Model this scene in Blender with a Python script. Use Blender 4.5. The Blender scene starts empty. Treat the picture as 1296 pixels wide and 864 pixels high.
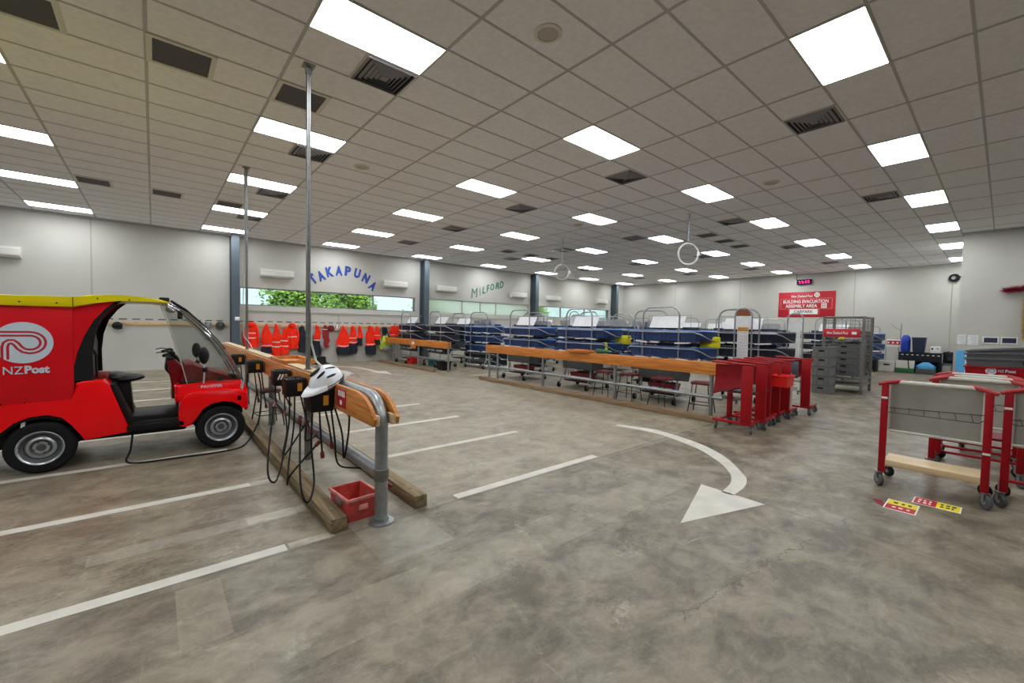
import bpy, bmesh, math, random
from mathutils import Vector, Matrix, noise as mnoise
C = bpy.context.scene.collection
SC = bpy.context.scene
PI = math.pi
rnd = random.Random(7)

# ------------------------------------------------------------------ helpers
def lin(h):
    h = h.lstrip('#'); o = []
    for i in (0, 2, 4):
        c = int(h[i:i+2], 16) / 255
        o.append(c / 12.92 if c <= .04045 else ((c + .055) / 1.055) ** 2.4)
    return (*o, 1)

def nodes(m):
    m.use_nodes = True
    nt = m.node_tree
    return nt, nt.nodes, nt.links

def mat(name, col, rough=.5, metal=0., var=.10, scale=6., bump=0., stretch=(1, 1, 1), spec=.5, coat=0., bscale=None, detail=4):
    m = bpy.data.materials.new(name); nt, N, L = nodes(m)
    p = N['Principled BSDF']
    c = lin(col)
    tc = N.new('ShaderNodeTexCoord'); mp = N.new('ShaderNodeMapping'); mp.inputs['Scale'].default_value = stretch
    L.new(tc.outputs['Object'], mp.inputs['Vector'])
    nz = N.new('ShaderNodeTexNoise'); nz.inputs['Scale'].default_value = scale; nz.inputs['Detail'].default_value = detail
    L.new(mp.outputs[0], nz.inputs['Vector'])
    r = N.new('ShaderNodeValToRGB')
    r.color_ramp.elements[0].position = .3; r.color_ramp.elements[1].position = .7
    r.color_ramp.elements[0].color = (*[v * (1 - var) for v in c[:3]], 1)
    r.color_ramp.elements[1].color = (*[min(1, v * (1 + var)) for v in c[:3]], 1)
    L.new(nz.outputs['Fac'], r.inputs[0]); L.new(r.outputs[0], p.inputs['Base Color'])
    p.inputs['Roughness'].default_value = rough; p.inputs['Metallic'].default_value = metal
    p.inputs['Specular IOR Level'].default_value = spec; p.inputs['Coat Weight'].default_value = coat
    if bump:
        n2 = N.new('ShaderNodeTexNoise'); n2.inputs['Scale'].default_value = bscale or scale * 4
        L.new(mp.outputs[0], n2.inputs['Vector'])
        b = N.new('ShaderNodeBump'); b.inputs['Strength'].default_value = bump; b.inputs['Distance'].default_value = .01
        L.new(n2.outputs['Fac'], b.inputs['Height']); L.new(b.outputs[0], p.inputs['Normal'])
    return m

def emat(name, col, s):
    m = bpy.data.materials.new(name); nt, N, L = nodes(m)
    p = N['Principled BSDF']; p.inputs['Base Color'].default_value = lin(col)
    p.inputs['Emission Color'].default_value = lin(col); p.inputs['Emission Strength'].default_value = s
    return m

def gmat(name, tint, gloss_f=.12, rough=.03, milk=0., milkcol='#DDE8DC'):
    m = bpy.data.materials.new(name); nt, N, L = nodes(m)
    N.remove(N['Principled BSDF']); out = N['Material Output']
    t = N.new('ShaderNodeBsdfTransparent'); t.inputs[0].default_value = lin(tint)
    g = N.new('ShaderNodeBsdfGlossy'); g.inputs['Roughness'].default_value = rough
    fr = N.new('ShaderNodeLayerWeight'); fr.inputs['Blend'].default_value = .35
    mu = N.new('ShaderNodeMath'); mu.operation = 'MULTIPLY_ADD'; mu.inputs[1].default_value = .5; mu.inputs[2].default_value = gloss_f * .3
    L.new(fr.outputs['Fresnel'], mu.inputs[0])
    mx = N.new('ShaderNodeMixShader'); L.new(mu.outputs[0], mx.inputs[0]); L.new(t.outputs[0], mx.inputs[1]); L.new(g.outputs[0], mx.inputs[2])
    last = mx
    if milk:
        d = N.new('ShaderNodeBsdfTranslucent'); d.inputs[0].default_value = lin(milkcol)
        d2 = N.new('ShaderNodeBsdfDiffuse'); d2.inputs[0].default_value = lin(milkcol)
        ad = N.new('ShaderNodeMixShader'); ad.inputs[0].default_value = .35
        L.new(d.outputs[0], ad.inputs[1]); L.new(d2.outputs[0], ad.inputs[2])
        m2 = N.new('ShaderNodeMixShader'); m2.inputs[0].default_value = milk
        L.new(mx.outputs[0], m2.inputs[1]); L.new(ad.outputs[0], m2.inputs[2]); last = m2
    L.new(last.outputs[0], out.inputs['Surface'])
    return m

class B:
    """collects shapes into one bmesh"""
    def __init__(s): s.bm = bmesh.new()
    def box(s, c, d, rot=None, bev=0., seg=2):
        M = Matrix.Translation(c)
        if rot is not None: M = M @ rot
        M = M @ Matrix.Diagonal((*d, 1))
        g = bmesh.ops.create_cube(s.bm, size=1, matrix=M)
        if bev:
            es = list({e for v in g['verts'] for e in v.link_edges})
            bmesh.ops.bevel(s.bm, geom=es, offset=bev, segments=seg, profile=.5, affect='EDGES')
        return s
    def bb(s, x0, x1, y0, y1, z0, z1, bev=0.):
        return s.box(((x0+x1)/2, (y0+y1)/2, (z0+z1)/2), (abs(x1-x0), abs(y1-y0), abs(z1-z0)), None, bev)
    def cyl(s, p0, p1, r, seg=12, r2=None):
        p0, p1 = Vector(p0), Vector(p1); d = p1 - p0
        M = Matrix.Translation((p0+p1)/2) @ d.to_track_quat('Z', 'Y').to_matrix().to_4x4()
        bmesh.ops.create_cone(s.bm, cap_ends=True, segments=seg, radius1=r, radius2=r if r2 is None else r2, depth=d.length, matrix=M)
        return s
    def tube(s, pts, r, seg=8, closed=False):
        pts = [Vector(p) for p in pts]; n = len(pts); rings = []; up = None
        for i, p in enumerate(pts):
            a = pts[(i-1) % n] if (closed or i > 0) else p
            b = pts[(i+1) % n] if (closed or i < n-1) else p
            t = (b - a)
            if t.length < 1e-9: t = Vector((0, 0, 1))
            t.normalize()
            if up is None:
                up = Vector((0, 0, 1)) if abs(t.z) < .9 else Vector((1, 0, 0))
            u = (up - t * up.dot(t))
            if u.length < 1e-6: u = t.orthogonal()
            u.normalize(); up = u; v = t.cross(u)
            rr = r[i] if isinstance(r, (list, tuple)) else r
            rings.append([s.bm.verts.new(p + (u * math.cos(2*PI*k/seg) + v * math.sin(2*PI*k/seg)) * rr) for k in range(seg)])
        m = n if closed else n - 1
        for i in range(m):
            A, Bq = rings[i], rings[(i+1) % n]
            for k in range(seg):
                s.bm.faces.new((A[k], A[(k+1) % seg], Bq[(k+1) % seg], Bq[k]))
        if not closed:
            s.bm.faces.new(rings[0][::-1]); s.bm.faces.new(rings[-1])
        return s
    def lathe(s, prof, seg=24, M=None):
        M = M or Matrix(); rings = []
        for (r, z) in prof:
            if r < 1e-6: rings.append([s.bm.verts.new(M @ Vector((0, 0, z)))])
            else: rings.append([s.bm.verts.new(M @ Vector((r*math.cos(2*PI*k/seg), r*math.sin(2*PI*k/seg), z))) for k in range(seg)])
        for A, Bq in zip(rings, rings[1:]):
            for k in range(seg):
                k2 = (k+1) % seg
                if len(A) == 1 and len(Bq) == 1: continue
                if len(A) == 1: s.bm.faces.new((A[0], Bq[k2], Bq[k]))
                elif len(Bq) == 1: s.bm.faces.new((A[k], A[k2], Bq[0]))
                else: s.bm.faces.new((A[k], A[k2], Bq[k2], Bq[k]))
        return s
    def prism(s, poly, a, b, plane='xz', bev=0.):
        def P(u, v, w):
            return {'xz': (u, w, v), 'yz': (w, u, v), 'xy': (u, v, w)}[plane]
        A = [s.bm.verts.new(P(u, v, a)) for u, v in poly]; Bq = [s.bm.verts.new(P(u, v, b)) for u, v in poly]
        n = len(poly); fs = []
        fa = s.bm.faces.new(A); fb = s.bm.faces.new(Bq[::-1])
        for k in range(n): fs.append(s.bm.faces.new((A[k], Bq[k], Bq[(k+1) % n], A[(k+1) % n])))
        if bev:
            es = list(fa.edges) + list(fb.edges)
            bmesh.ops.bevel(s.bm, geom=es, offset=bev, segments=2, profile=.5, affect='EDGES', clamp_overlap=True)
        return s
    def loft(s, rings, cap=True):
        R = [[s.bm.verts.new(p) for p in r] for r in rings]; n = len(R[0])
        for A, Bq in zip(R, R[1:]):
            for k in range(n): s.bm.faces.new((A[k], A[(k+1) % n], Bq[(k+1) % n], Bq[k]))
        if cap: s.bm.faces.new(R[0][::-1]); s.bm.faces.new(R[-1])
        return s
    def sheet(s, grid, th=(0, 0, .004)):
        """thin solid from a grid of points"""
        th = Vector(th)
        for off in (Vector((0, 0, 0)), th):
            pass
        a = [[s.bm.verts.new(Vector(p)) for p in row] for row in grid]
        b = [[s.bm.verts.new(Vector(p) + th) for p in row] for row in grid]
        nr, nc = len(a), len(a[0])
        for i in range(nr-1):
            for j in range(nc-1):
                s.bm.faces.new((a[i][j], a[i][j+1], a[i+1][j+1], a[i+1][j]))
                s.bm.faces.new((b[i][j], b[i+1][j], b[i+1][j+1], b[i][j+1]))
        for i in range(nr-1):
            s.bm.faces.new((a[i][0], a[i+1][0], b[i+1][0], b[i][0])); s.bm.faces.new((a[i][-1], b[i][-1], b[i+1][-1], a[i+1][-1]))
        for j in range(nc-1):
            s.bm.faces.new((a[0][j], b[0][j], b[0][j+1], a[0][j+1])); s.bm.faces.new((a[-1][j], a[-1][j+1], b[-1][j+1], b[-1][j]))
        return s
    def ell(s, c, r, seg=16, rings=10, M=None):
        X = Matrix.Translation(c)
        if M is not None: X = X @ M
        bmesh.ops.create_uvsphere(s.bm, u_segments=seg, v_segments=rings, radius=1, matrix=X @ Matrix.Diagonal((*r, 1)))
        return s
    def torus(s, c, R, r, M=None, seg=24, rs=8):
        M = M or Matrix(); c = Vector(c)
        return s.tube([c + M @ Vector((R*math.cos(2*PI*k/seg), R*math.sin(2*PI*k/seg), 0)) for k in range(seg)], r, rs, True)
    def done(s, name, m, parent=None, smooth=True):
        me = bpy.data.meshes.new(name)
        bmesh.ops.recalc_face_normals(s.bm, faces=s.bm.faces)
        s.bm.to_mesh(me); s.bm.free()
        if smooth:
            me.shade_smooth(); me.set_sharp_from_angle(angle=math.radians(35))
        me.materials.append(m)
        o = bpy.data.objects.new(name, me); C.objects.link(o)
        if parent is not None: o.parent = parent
        return o

def tag(o, label=None, cat=None, group=None, kind=None):
    for k, v in (('label', label), ('category', cat), ('group', group), ('kind', kind)):
        if v: o[k] = v
    return o
def thing(name, label, cat, loc=(0, 0, 0), rz=0., group=None):
    o = bpy.data.objects.new(name, None); C.objects.link(o)
    o.empty_display_size = .1
    o.location = loc; o.rotation_euler = (0, 0, rz)
    return tag(o, label, cat, group)
KIDS = {}
def dup(root, loc=None, rz=None, label=None, group=None):
    def rec(o, par):
        c = o.copy(); C.objects.link(c)
        if par is not None: c.parent = par
        for ch in [x for x in ALLOBJ() if x.parent == o]: rec(ch, c)
        return c
    r = rec(root, None)
    if loc is not None: r.location = loc
    if rz is not None: r.rotation_euler = (0, 0, rz)
    if label: r['label'] = label
    if group: r['group'] = group
    return r
def ALLOBJ(): return list(C.objects)
def dup_fast(root, loc, rz=0., label=None):
    ch = [(c, [g for g in c.children]) for c in root.children]
    r = root.copy(); C.objects.link(r); r.location = loc; r.rotation_euler = (0, 0, rz)
    if label: r['label'] = label
    for c, gs in ch:
        c2 = c.copy(); C.objects.link(c2); c2.parent = r
        for g in gs:
            g2 = g.copy(); C.objects.link(g2); g2.parent = c2
    return r
def struct(name, b, m, parent=None, smooth=False):
    o = b.done(name, m, parent, smooth)
    if parent is None: o['kind'] = 'structure'
    return o

def text_mesh(body, w=None, h=None, ext=.002, bold=0., shear=0.):
    cu = bpy.data.curves.new('lettering', 'FONT'); cu.body = body; cu.size = 1; cu.offset = bold; cu.shear = shear
    cu.extrude = .01; cu.resolution_u = 3
    o = bpy.data.objects.new('lettering', cu); C.objects.link(o)
    bpy.context.view_layer.update()
    dg = bpy.context.evaluated_depsgraph_get()
    me = bpy.data.meshes.new_from_object(o.evaluated_get(dg))
    bpy.data.objects.remove(o); bpy.data.curves.remove(cu)
    xs = [v.co.x for v in me.vertices]; ys = [v.co.y for v in me.vertices]
    cx, cy = (min(xs)+max(xs))/2, (min(ys)+max(ys))/2; sx, sy = max(xs)-min(xs), max(ys)-min(ys)
    fx = w/sx if w else h/sy; fy = h/sy if h else fx
    for v in me.vertices: v.co = Vector(((v.co.x-cx)*fx, (v.co.y-cy)*fy, v.co.z/.01*ext))
    return me
FACE_NY = Matrix(((1, 0, 0, 0), (0, 0, -1, 0), (0, 1, 0, 0), (0, 0, 0, 1)))      # text facing -Y (reads left to right along +X)
FACE_NX = Matrix(((0, 0, -1, 0), (-1, 0, 0, 0), (0, 1, 0, 0), (0, 0, 0, 1)))     # text facing -X (reads along -Y)
def text(body, m, M, w=None, h=None, parent=None, name='lettering', bold=0., shear=0., ext=.002):
    me = text_mesh(body, w, h, ext, bold, shear); me.transform(M); me.materials.append(m)
    o = bpy.data.objects.new(name, me); C.objects.link(o)
    if parent is not None: o.parent = parent
    return o
T_ = Matrix.Translation
def RX(a): return Matrix.Rotation(a, 4, 'X')
def RY(a): return Matrix.Rotation(a, 4, 'Y')
def RZ(a): return Matrix.Rotation(a, 4, 'Z')

def ribbon(b, pts, w, M, th=.001, z=0.):
    """flat strip following 2-D pts (in the emblem plane), mapped through M"""
    n = len(pts); L, R = [], []
    for i, (x, y) in enumerate(pts):
        a = Vector(pts[max(0, i-1)]); c = Vector(pts[min(n-1, i+1)]); t = (c-a).normalized(); nn = Vector((-t.y, t.x)) * w/2
        L.append((x+nn.x, y+nn.y)); R.append((x-nn.x, y-nn.y))
    for i in range(n-1):
        vs = []
        for zz in (z, z+th):
            vs.append([b.bm.verts.new(M @ Vector((*p, zz))) for p in (L[i], L[i+1], R[i+1], R[i])])
        b.bm.faces.new(vs[0]); b.bm.faces.new(vs[1])
        for k in range(4): b.bm.faces.new((vs[0][k], vs[0][(k+1) % 4], vs[1][(k+1) % 4], vs[1][k]))

def emblem(parent, M, r, m_disc, m_strip, lift=.001):
    """round emblem with a hooked double line; M maps its plane (x right, y up, z out)"""
    b = B(); b.lathe([(0, 0), (r, 0), (r, lift), (0, lift)], 40, M); d = b.done('emblem', m_disc, parent)
    path = [(-.9, .43), (-.5, .43), (-.1, .43), (.2, .43)]
    for k in range(1, 12):
        a = PI/2 - PI*k/12; path.append((.22+.43*math.cos(a), .43*math.sin(a)))
    path += [(.2, -.43), (.02, -.38), (-.12, -.24), (-.22, -.06), (-.33, .05), (-.45, .05), (-.54, -.03), (-.58, -.2), (-.58, -.5), (-.58, -.8)]
    path = [(x*r, y*r) for x, y in path]
    b = B(); ribbon(b, path, .27*r, M, .0008, lift); b.done('emblem_band', m_strip, d, False)
    b = B(); ribbon(b, path, .085*r, M, .0008, lift+.001); b.done('emblem_line', m_disc, d, False)
    return d

# ------------------------------------------------------------------ materials
M = {}
M['wall'] = mat('painted_wall', '#C0BEB5', .75, var=.04, scale=.9, bump=.08, bscale=60)
M['tile'] = mat('ceiling_tile', '#F2F2F6', .9, var=.05, scale=18, bump=.12, bscale=90)
M['tbar'] = mat('ceiling_bar', '#B9B9BC', .6, var=.03)
M['trim'] = mat('wall_trim', '#B9B6AD', .6, var=.03)
M['joint'] = mat('wall_joint', '#A9A69C', .8, var=.04)
M['steel_paint'] = mat('slate_steel_paint', '#4E5A62', .45, var=.06, scale=4)
M['galv'] = mat('galvanised_steel', '#9A9E9F', .38, .75, var=.14, scale=22, detail=6)
M['tube'] = mat('zinc_tube', '#9EA1A4', .35, .6, var=.08, scale=15)
M['dsteel'] = mat('worn_grey_steel', '#77756F', .5, .6, var=.15, scale=14)
M['wire'] = mat('dark_wire', '#3C3B3A', .5, .6, var=.06)
M['red'] = mat('glossy_red_paint', '#FF0A14', .25, var=.04, scale=3, spec=.25, coat=.12)
M['redpanel'] = mat('red_panel', '#D6121C', .4, var=.06, scale=2, spec=.2)
M['tred'] = mat('trolley_red_paint', '#9C0D17', .45, spec=.25, var=.10, scale=9)
M['tredd'] = mat('trolley_red_plastic', '#860F17', .42, spec=.25, var=.14, scale=7)
M['cratered'] = mat('bright_red_plastic', '#E8241C', .4, var=.06)
M['yellow'] = mat('yellow_roof_paint', '#E8D208', .35, var=.05, scale=3, spec=.3, coat=.1)
M['black'] = mat('black_plastic', '#0E0E0F', .5, var=.15, spec=.3)
M['rubber'] = mat('black_rubber', '#121213', .75, spec=.3, var=.12, scale=12, bump=.1)
M['seatblack'] = mat('black_vinyl', '#232323', .55, var=.1, bump=.1)
M['rim'] = mat('silver_rim', '#C3C6CA', .3, .7, var=.06)
M['white'] = mat('white_plastic', '#EDEDEB', .4, var=.03)
M['offwhite'] = mat('ivory_plastic', '#D9D7CF', .45, var=.03)
M['shellwhite'] = mat('helmet_white', '#F2F4F6', .25, var=.02, coat=.4)
M['emb'] = mat('emblem_white', '#C9D3DC', .5, var=.02)
M['signwhite'] = mat('sign_white', '#EFEDE8', .5, var=.02)
M['bluepaint'] = mat('blue_lettering', '#2348A0', .5, var=.06)
M['greenpaint'] = mat('green_lettering', '#1E7A58', .5, var=.1)
M['line'] = mat('floor_paint', '#CBC7BA', .55, var=.10, scale=5, bump=.05)
M['darktext'] = mat('dark_print', '#26312E', .6, var=.05)
M['signred'] = mat('sign_red', '#BE1E2D', .4, var=.04)
M['navy'] = mat('navy_tray_plastic', '#27406F', .38, var=.12, scale=5)
M['navylip'] = mat('blue_tray_lip', '#4C6EA6', .4, var=.08)
M['navyd'] = mat('dark_tray_plastic', '#1B2233', .45, var=.15, scale=6)
M['greytub'] = mat('grey_tub', '#4C4F50', .55, var=.12)
M['paper'] = mat('paper_white', '#E6E6E6', .7, var=.06, scale=9)
M['papergrey'] = mat('paper_grey', '#9A98A0', .7, var=.35, scale=40)
M['orange'] = mat('hi_vis_orange', '#FF2E14', .75, spec=.15, var=.14, scale=9, bump=.25, bscale=14)
M['navycloth'] = mat('navy_cloth', '#171A26', .85, var=.2, bump=.25, bscale=14)
M['dredcloth'] = mat('dark_red_cloth', '#8C1C1A', .8, var=.15, bump=.25, bscale=14)
M['greycloth'] = mat('grey_cloth', '#9A9A9E', .8, var=.15, bump=.25, bscale=14)
M['reflect'] = mat('reflective_tape', '#CFC6BC', .4, .2, var=.2, scale=20)
M['lime'] = mat('lime_cloth', '#C6D24A', .75, var=.15, bump=.2, bscale=20)
M['vinylred'] = mat('maroon_vinyl', '#6E1C1E', .4, var=.12)
M['stoolbrown'] = mat('brown_vinyl', '#4A2722', .35, var=.15)
M['teal'] = mat('teal_plastic', '#2F6A70', .5, var=.1)
M['green'] = mat('green_plastic', '#1E6B38', .45, var=.1)
M['drumblue'] = mat('bright_blue_plastic', '#1C3FB0', .4, var=.06)
M['binnavy'] = mat('navy_bin_plastic', '#1C2440', .45, var=.08)
M['skyblue'] = mat('sky_blue_plastic', '#4DA3D8', .5, var=.06)
M['tredgrip'] = mat('red_grip', '#A51E26', .5, var=.12, scale=20)
M['canvas'] = mat('worn_grey_liner', '#99968B', .6, var=.12, scale=5, bump=.12, bscale=10, detail=8)
M['liner_edge'] = mat('pale_grey_edging', '#C3BFB4', .5, var=.08, scale=10)
M['greybox'] = mat('charcoal_tray_plastic', '#5B5C5E', .5, var=.12, scale=7)
M['cratewall'] = mat('grey_crate_plastic', '#808180', .5, var=.15, scale=10)
M['alu'] = mat('louvre_grey', '#8C8A90', .45, .3, var=.04)
M['void'] = mat('dark_duct', '#2B2A31', .9, var=.05)
M['filter'] = mat('return_filter_mesh', '#5A5A61', .85, var=.08, scale=120)
M['panelwhite'] = mat('frame_white', '#D8D6CE', .5, var=.02)
M['gold'] = mat('gold_tinsel', '#C79A2B', .3, .8, var=.3, scale=60)
M['redtinsel'] = mat('crimson_tinsel', '#9A1030', .35, .6, var=.35, scale=60)
M['leaf'] = mat('leaf_green', '#86A63A', .6, var=.5, scale=2.5)
M['bark'] = mat('bark', '#5A4632', .9, var=.2, bump=.3)
M['bldg'] = mat('pale_render', '#DCE9DF', .8, var=.06, scale=1)
M['asphalt'] = mat('asphalt', '#6E6E6A', .9, var=.1, scale=20)
M['amber'] = mat('amber_label', '#C98A1E', .5, var=.08)
M['yellowsat'] = mat('yellow_satchel', '#E4DC1E', .6, var=.08)
M['sticky'] = mat('yellow_sticker', '#E8D826', .5, var=.04)
M['stickr'] = mat('red_sticker', '#C2182B', .5, var=.04)
M['brownbox'] = mat('brown_print', '#8A4A2A', .6, var=.25, scale=25)
M['light'] = emat('led_panel', '#F5FAFF', 16.5)
M['pink'] = emat('pink_digits', '#FF2AA0', 3.0)
M['glass'] = gmat('window_glass', '#EEF6F2', .1)
M['milk'] = gmat('frosted_glass', '#EEF5EA', .1, .1, .55, '#F2F2DE')
M['screen'] = gmat('clear_screen', '#F4F5F4', .12, .06)
M['lens'] = mat('lamp_lens', '#DDE2EA', .1, .4, var=.05)

def film_mat():
    m = mat('clear_film', '#E8E8E6', .5, var=.02); m.node_tree.nodes['Principled BSDF'].inputs['Alpha'].default_value = .22
    return m
def wood(name, c1, c2, axis, scale=3., rough=.45):
    m = bpy.data.materials.new(name); nt, N, L = nodes(m); p = N['Principled BSDF']
    tc = N.new('ShaderNodeTexCoord'); mp = N.new('ShaderNodeMapping')
    s = [9., 9., 9.]; s[axis] = .7; mp.inputs['Scale'].default_value = s
    L.new(tc.outputs['Object'], mp.inputs['Vector'])
    nz = N.new('ShaderNodeTexNoise'); nz.inputs['Scale'].default_value = scale; nz.inputs['Detail'].default_value = 6; nz.inputs['Distortion'].default_value = .8
    L.new(mp.outputs[0], nz.inputs['Vector'])
    r = N.new('ShaderNodeValToRGB'); r.color_ramp.elements[0].position = .3; r.color_ramp.elements[1].position = .68
    r.color_ramp.elements[0].color = lin(c1); r.color_ramp.elements[1].color = lin(c2)
    L.new(nz.outputs['Fac'], r.inputs[0]); L.new(r.outputs[0], p.inputs['Base Color']); p.inputs['Roughness'].default_value = rough
    b = N.new('ShaderNodeBump'); b.inputs['Strength'].default_value = .08; b.inputs['Distance'].default_value = .005
    L.new(nz.outputs['Fac'], b.inputs['Height']); L.new(b.outputs[0], p.inputs['Normal'])
    return m
M['oak'] = wood('varnished_timber', '#A85C1E', '#D89042', 1)
M['oakfar'] = wood('orange_timber', '#B4611A', '#D98C3A', 1)
M['pine'] = wood('pale_pine', '#C79E6C', '#DDBB8C', 0)
M['piney'] = wood('pale_timber', '#C9AE84', '#DCC49C', 1)
M['sleeper'] = wood('weathered_timber', '#5E4E37', '#93805F', 1, 2.5, .8)
M['sleeperfar'] = wood('brown_timber_kerb', '#7A6146', '#9C8263', 1, 2.5, .8)

def floor_mat():
    m = bpy.data.materials.new('stained_concrete'); nt, N, L = nodes(m); p = N['Principled BSDF']
    tc = N.new('ShaderNodeTexCoord')
    def noise(scale, detail=6, dist=0., st=(1, 1, 1), rot=0.):
        mp = N.new('ShaderNodeMapping'); mp.inputs['Scale'].default_value = st; mp.inputs['Rotation'].default_value = (0, 0, rot)
        L.new(tc.outputs['Object'], mp.inputs['Vector'])
        n = N.new('ShaderNodeTexNoise'); n.inputs['Scale'].default_value = scale; n.inputs['Detail'].default_value = detail; n.inputs['Distortion'].default_value = dist; n.inputs['Roughness'].default_value = .68
        L.new(mp.outputs[0], n.inputs['Vector']); return n
    def ramp(src, p0, c0, p1, c1):
        r = N.new('ShaderNodeValToRGB'); r.color_ramp.elements[0].position = p0; r.color_ramp.elements[1].position = p1
        r.color_ramp.elements[0].color = c0 if len(c0) == 4 else lin(c0); r.color_ramp.elements[1].color = c1 if len(c1) == 4 else lin(c1)
        L.new(src, r.inputs[0]); return r
    def mix(a, b, fac, mode='MIX'):
        x = N.new('ShaderNodeMix'); x.data_type = 'RGBA'; x.blend_type = mode
        if isinstance(fac, float): x.inputs[0].default_value = fac
        else: L.new(fac, x.inputs[0])
        L.new(a, x.inputs[6]); L.new(b, x.inputs[7]) if not isinstance(b, tuple) else None
        if isinstance(b, tuple): x.inputs[7].default_value = b
        return x.outputs[2]
    sep = N.new('ShaderNodeSeparateXYZ'); L.new(tc.outputs['Object'], sep.inputs[0])
    def math_(op, a, b=None, c=None):
        n = N.new('ShaderNodeMath'); n.operation = op
        for i, v in enumerate((a, b, c)):
            if v is None: continue
            if isinstance(v, (int, float)): n.inputs[i].default_value = v
            else: L.new(v, n.inputs[i])
        return n.outputs[0]
    base = ramp(noise(.55, 8, .6).outputs['Fac'], .32, '#6F6553', .70, '#A79B83').outputs[0]
    # oily dark stains, mostly in the parking bays
    st = ramp(noise(1.1, 7, 1.2).outputs['Fac'], .52, (0, 0, 0, 1), .72, (1, 1, 1, 1)).outputs[0]
    base = mix(base, lin('#51493C'), math_('MULTIPLY', st, .72))
    # worn pale scuffs
    sc = ramp(noise(.9, 10, 1.8, (1, 1.6, 1), .6).outputs['Fac'], .56, (0, 0, 0, 1), .68, (1, 1, 1, 1)).outputs[0]
    base = mix(base, lin('#C9C0AE'), math_('MULTIPLY', sc, .6))
    # streaky brushed swirls
    sw = ramp(noise(2.2, 9, 2.5, (.35, 2.2, 1), -.5).outputs['Fac'], .45, (0, 0, 0, 1), .75, (1, 1, 1, 1)).outputs[0]
    base = mix(base, lin('#6A6152'), math_('MULTIPLY', sw, .6))
    # fine speckle
    fs = ramp(noise(55, 6).outputs['Fac'], .36, '#8B8478', .62, '#FFFFFF').outputs[0]
    base = mix(base, fs, .55, 'MULTIPLY')
    f2 = ramp(noise(11, 12, .6, (1, 2.2, 1), .5).outputs['Fac'], .36, '#8F887A', .62, '#FFFFFF').outputs[0]
    base = mix(base, f2, .6, 'MULTIPLY')
    sp = ramp(noise(90, 3).outputs['Fac'], .68, (0, 0, 0, 1), .72, (1, 1, 1, 1)).outputs[0]
    base = mix(base, lin('#3F392F'), math_('MULTIPLY', sp, .55))
    # trowelled aisle this side of the bay ends is greyer
    ais = math_('LESS_THAN', sep.outputs[1], 3.19)
    ais = math_('MULTIPLY', ais, math_('GREATER_THAN', sep.outputs[0], -20))
    base = mix(base, lin('#544A3C'), math_('MULTIPLY', ais, .52))
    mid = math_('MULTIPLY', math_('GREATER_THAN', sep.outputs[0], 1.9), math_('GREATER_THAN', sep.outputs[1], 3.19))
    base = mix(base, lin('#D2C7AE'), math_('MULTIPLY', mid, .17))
    # dark repair strip of old line removal, long worn bands running with the bays
    def band(x0, x1, y0, y1, soft=.05):
        fx = math_('MULTIPLY', math_('SMOOTH_MIN', math_('GREATER_THAN', sep.outputs[0], x0), 1., 0.), math_('LESS_THAN', sep.outputs[0], x1))
        fy = math_('MULTIPLY', math_('GREATER_THAN', sep.outputs[1], y0), math_('LESS_THAN', sep.outputs[1], y1))
        return math_('MULTIPLY', fx, fy)
    wob = noise(2.5, 5, 1.).outputs['Fac']
    for (x0, x1, y0, y1, col, a) in [(-.35, .9, 3.75, 3.93, '#A8A294', .55), (2.3, 3.9, 3.72, 3.86, '#A8A294', .4), (2.4, 4.6, 5.2, 5.33, '#A8A294', .4),
                                     (1.15, 1.70, 2.6, 12.6, '#B3AEA2', .35), (-3, 4.2, 2.05, 2.45, '#A79D87', .35), (.08, .30, 2.5, 3.1, '#ABA189', .4), (.72, 1.02, 3.20, 3.29, '#D2CDBF', .6), (.70, 1.0, 4.66, 4.78, '#CFC9BA', .55), (.55, .98, 3.78, 3.92, '#CFC9BA', .6), (1.15, 1.35, 4.66, 4.80, '#CFC9BA', .5), (4.1, 6.5, 3.1, 3.25, '#A8A294', .4)]:
        w = ramp(wob, .3, (.2, .2, .2, 1), .6, (1, 1, 1, 1)).outputs[0]
        base = mix(base, lin(col), math_('MULTIPLY', math_('MULTIPLY', band(x0, x1, y0, y1), w), a))
    # cloudy trowel patches and soft scuffs
    cl = ramp(noise(2.6, 11, .4, (1, 1.3, 1), .4).outputs['Fac'], .40, (0, 0, 0, 1), .62, (1, 1, 1, 1)).outputs[0]
    base = mix(base, lin('#ADA28C'), math_('MULTIPLY', cl, .5))
    dk = ramp(noise(3.1, 11, .5, (1.4, 1, 1), -.3).outputs['Fac'], .50, (0, 0, 0, 1), .70, (1, 1, 1, 1)).outputs[0]
    base = mix(base, lin('#574D3D'), math_('MULTIPLY', dk, .5))
    wn = ramp(noise(1.3, 13, .9, (1, 1, 1), 1.2).outputs['Fac'], .57, (0, 0, 0, 1), .66, (1, 1, 1, 1)).outputs[0]
    gr = ramp(noise(26, 10, .3).outputs['Fac'], .42, (0, 0, 0, 1), .62, (1, 1, 1, 1)).outputs[0]
    base = mix(base, lin('#C9C0AB'), math_('MULTIPLY', math_('MULTIPLY', wn, gr), .42))
    # fine white scratches across the slab
    s1 = ramp(noise(4.5, 12, 1.6, (.4, 2.6, 1), .9).outputs['Fac'], .60, (0, 0, 0, 1), .70, (1, 1, 1, 1)).outputs[0]
    s2 = ramp(noise(4, 12, 1.4, (2.4, .45, 1), .35).outputs['Fac'], .60, (0, 0, 0, 1), .72, (1, 1, 1, 1)).outputs[0]
    big = ramp(noise(.7, 4).outputs['Fac'], .42, (0, 0, 0, 1), .62, (1, 1, 1, 1)).outputs[0]
    base = mix(base, lin('#D3CBBB'), math_('MULTIPLY', math_('MULTIPLY', math_('MAXIMUM', s1, s2), big), .32))
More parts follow.
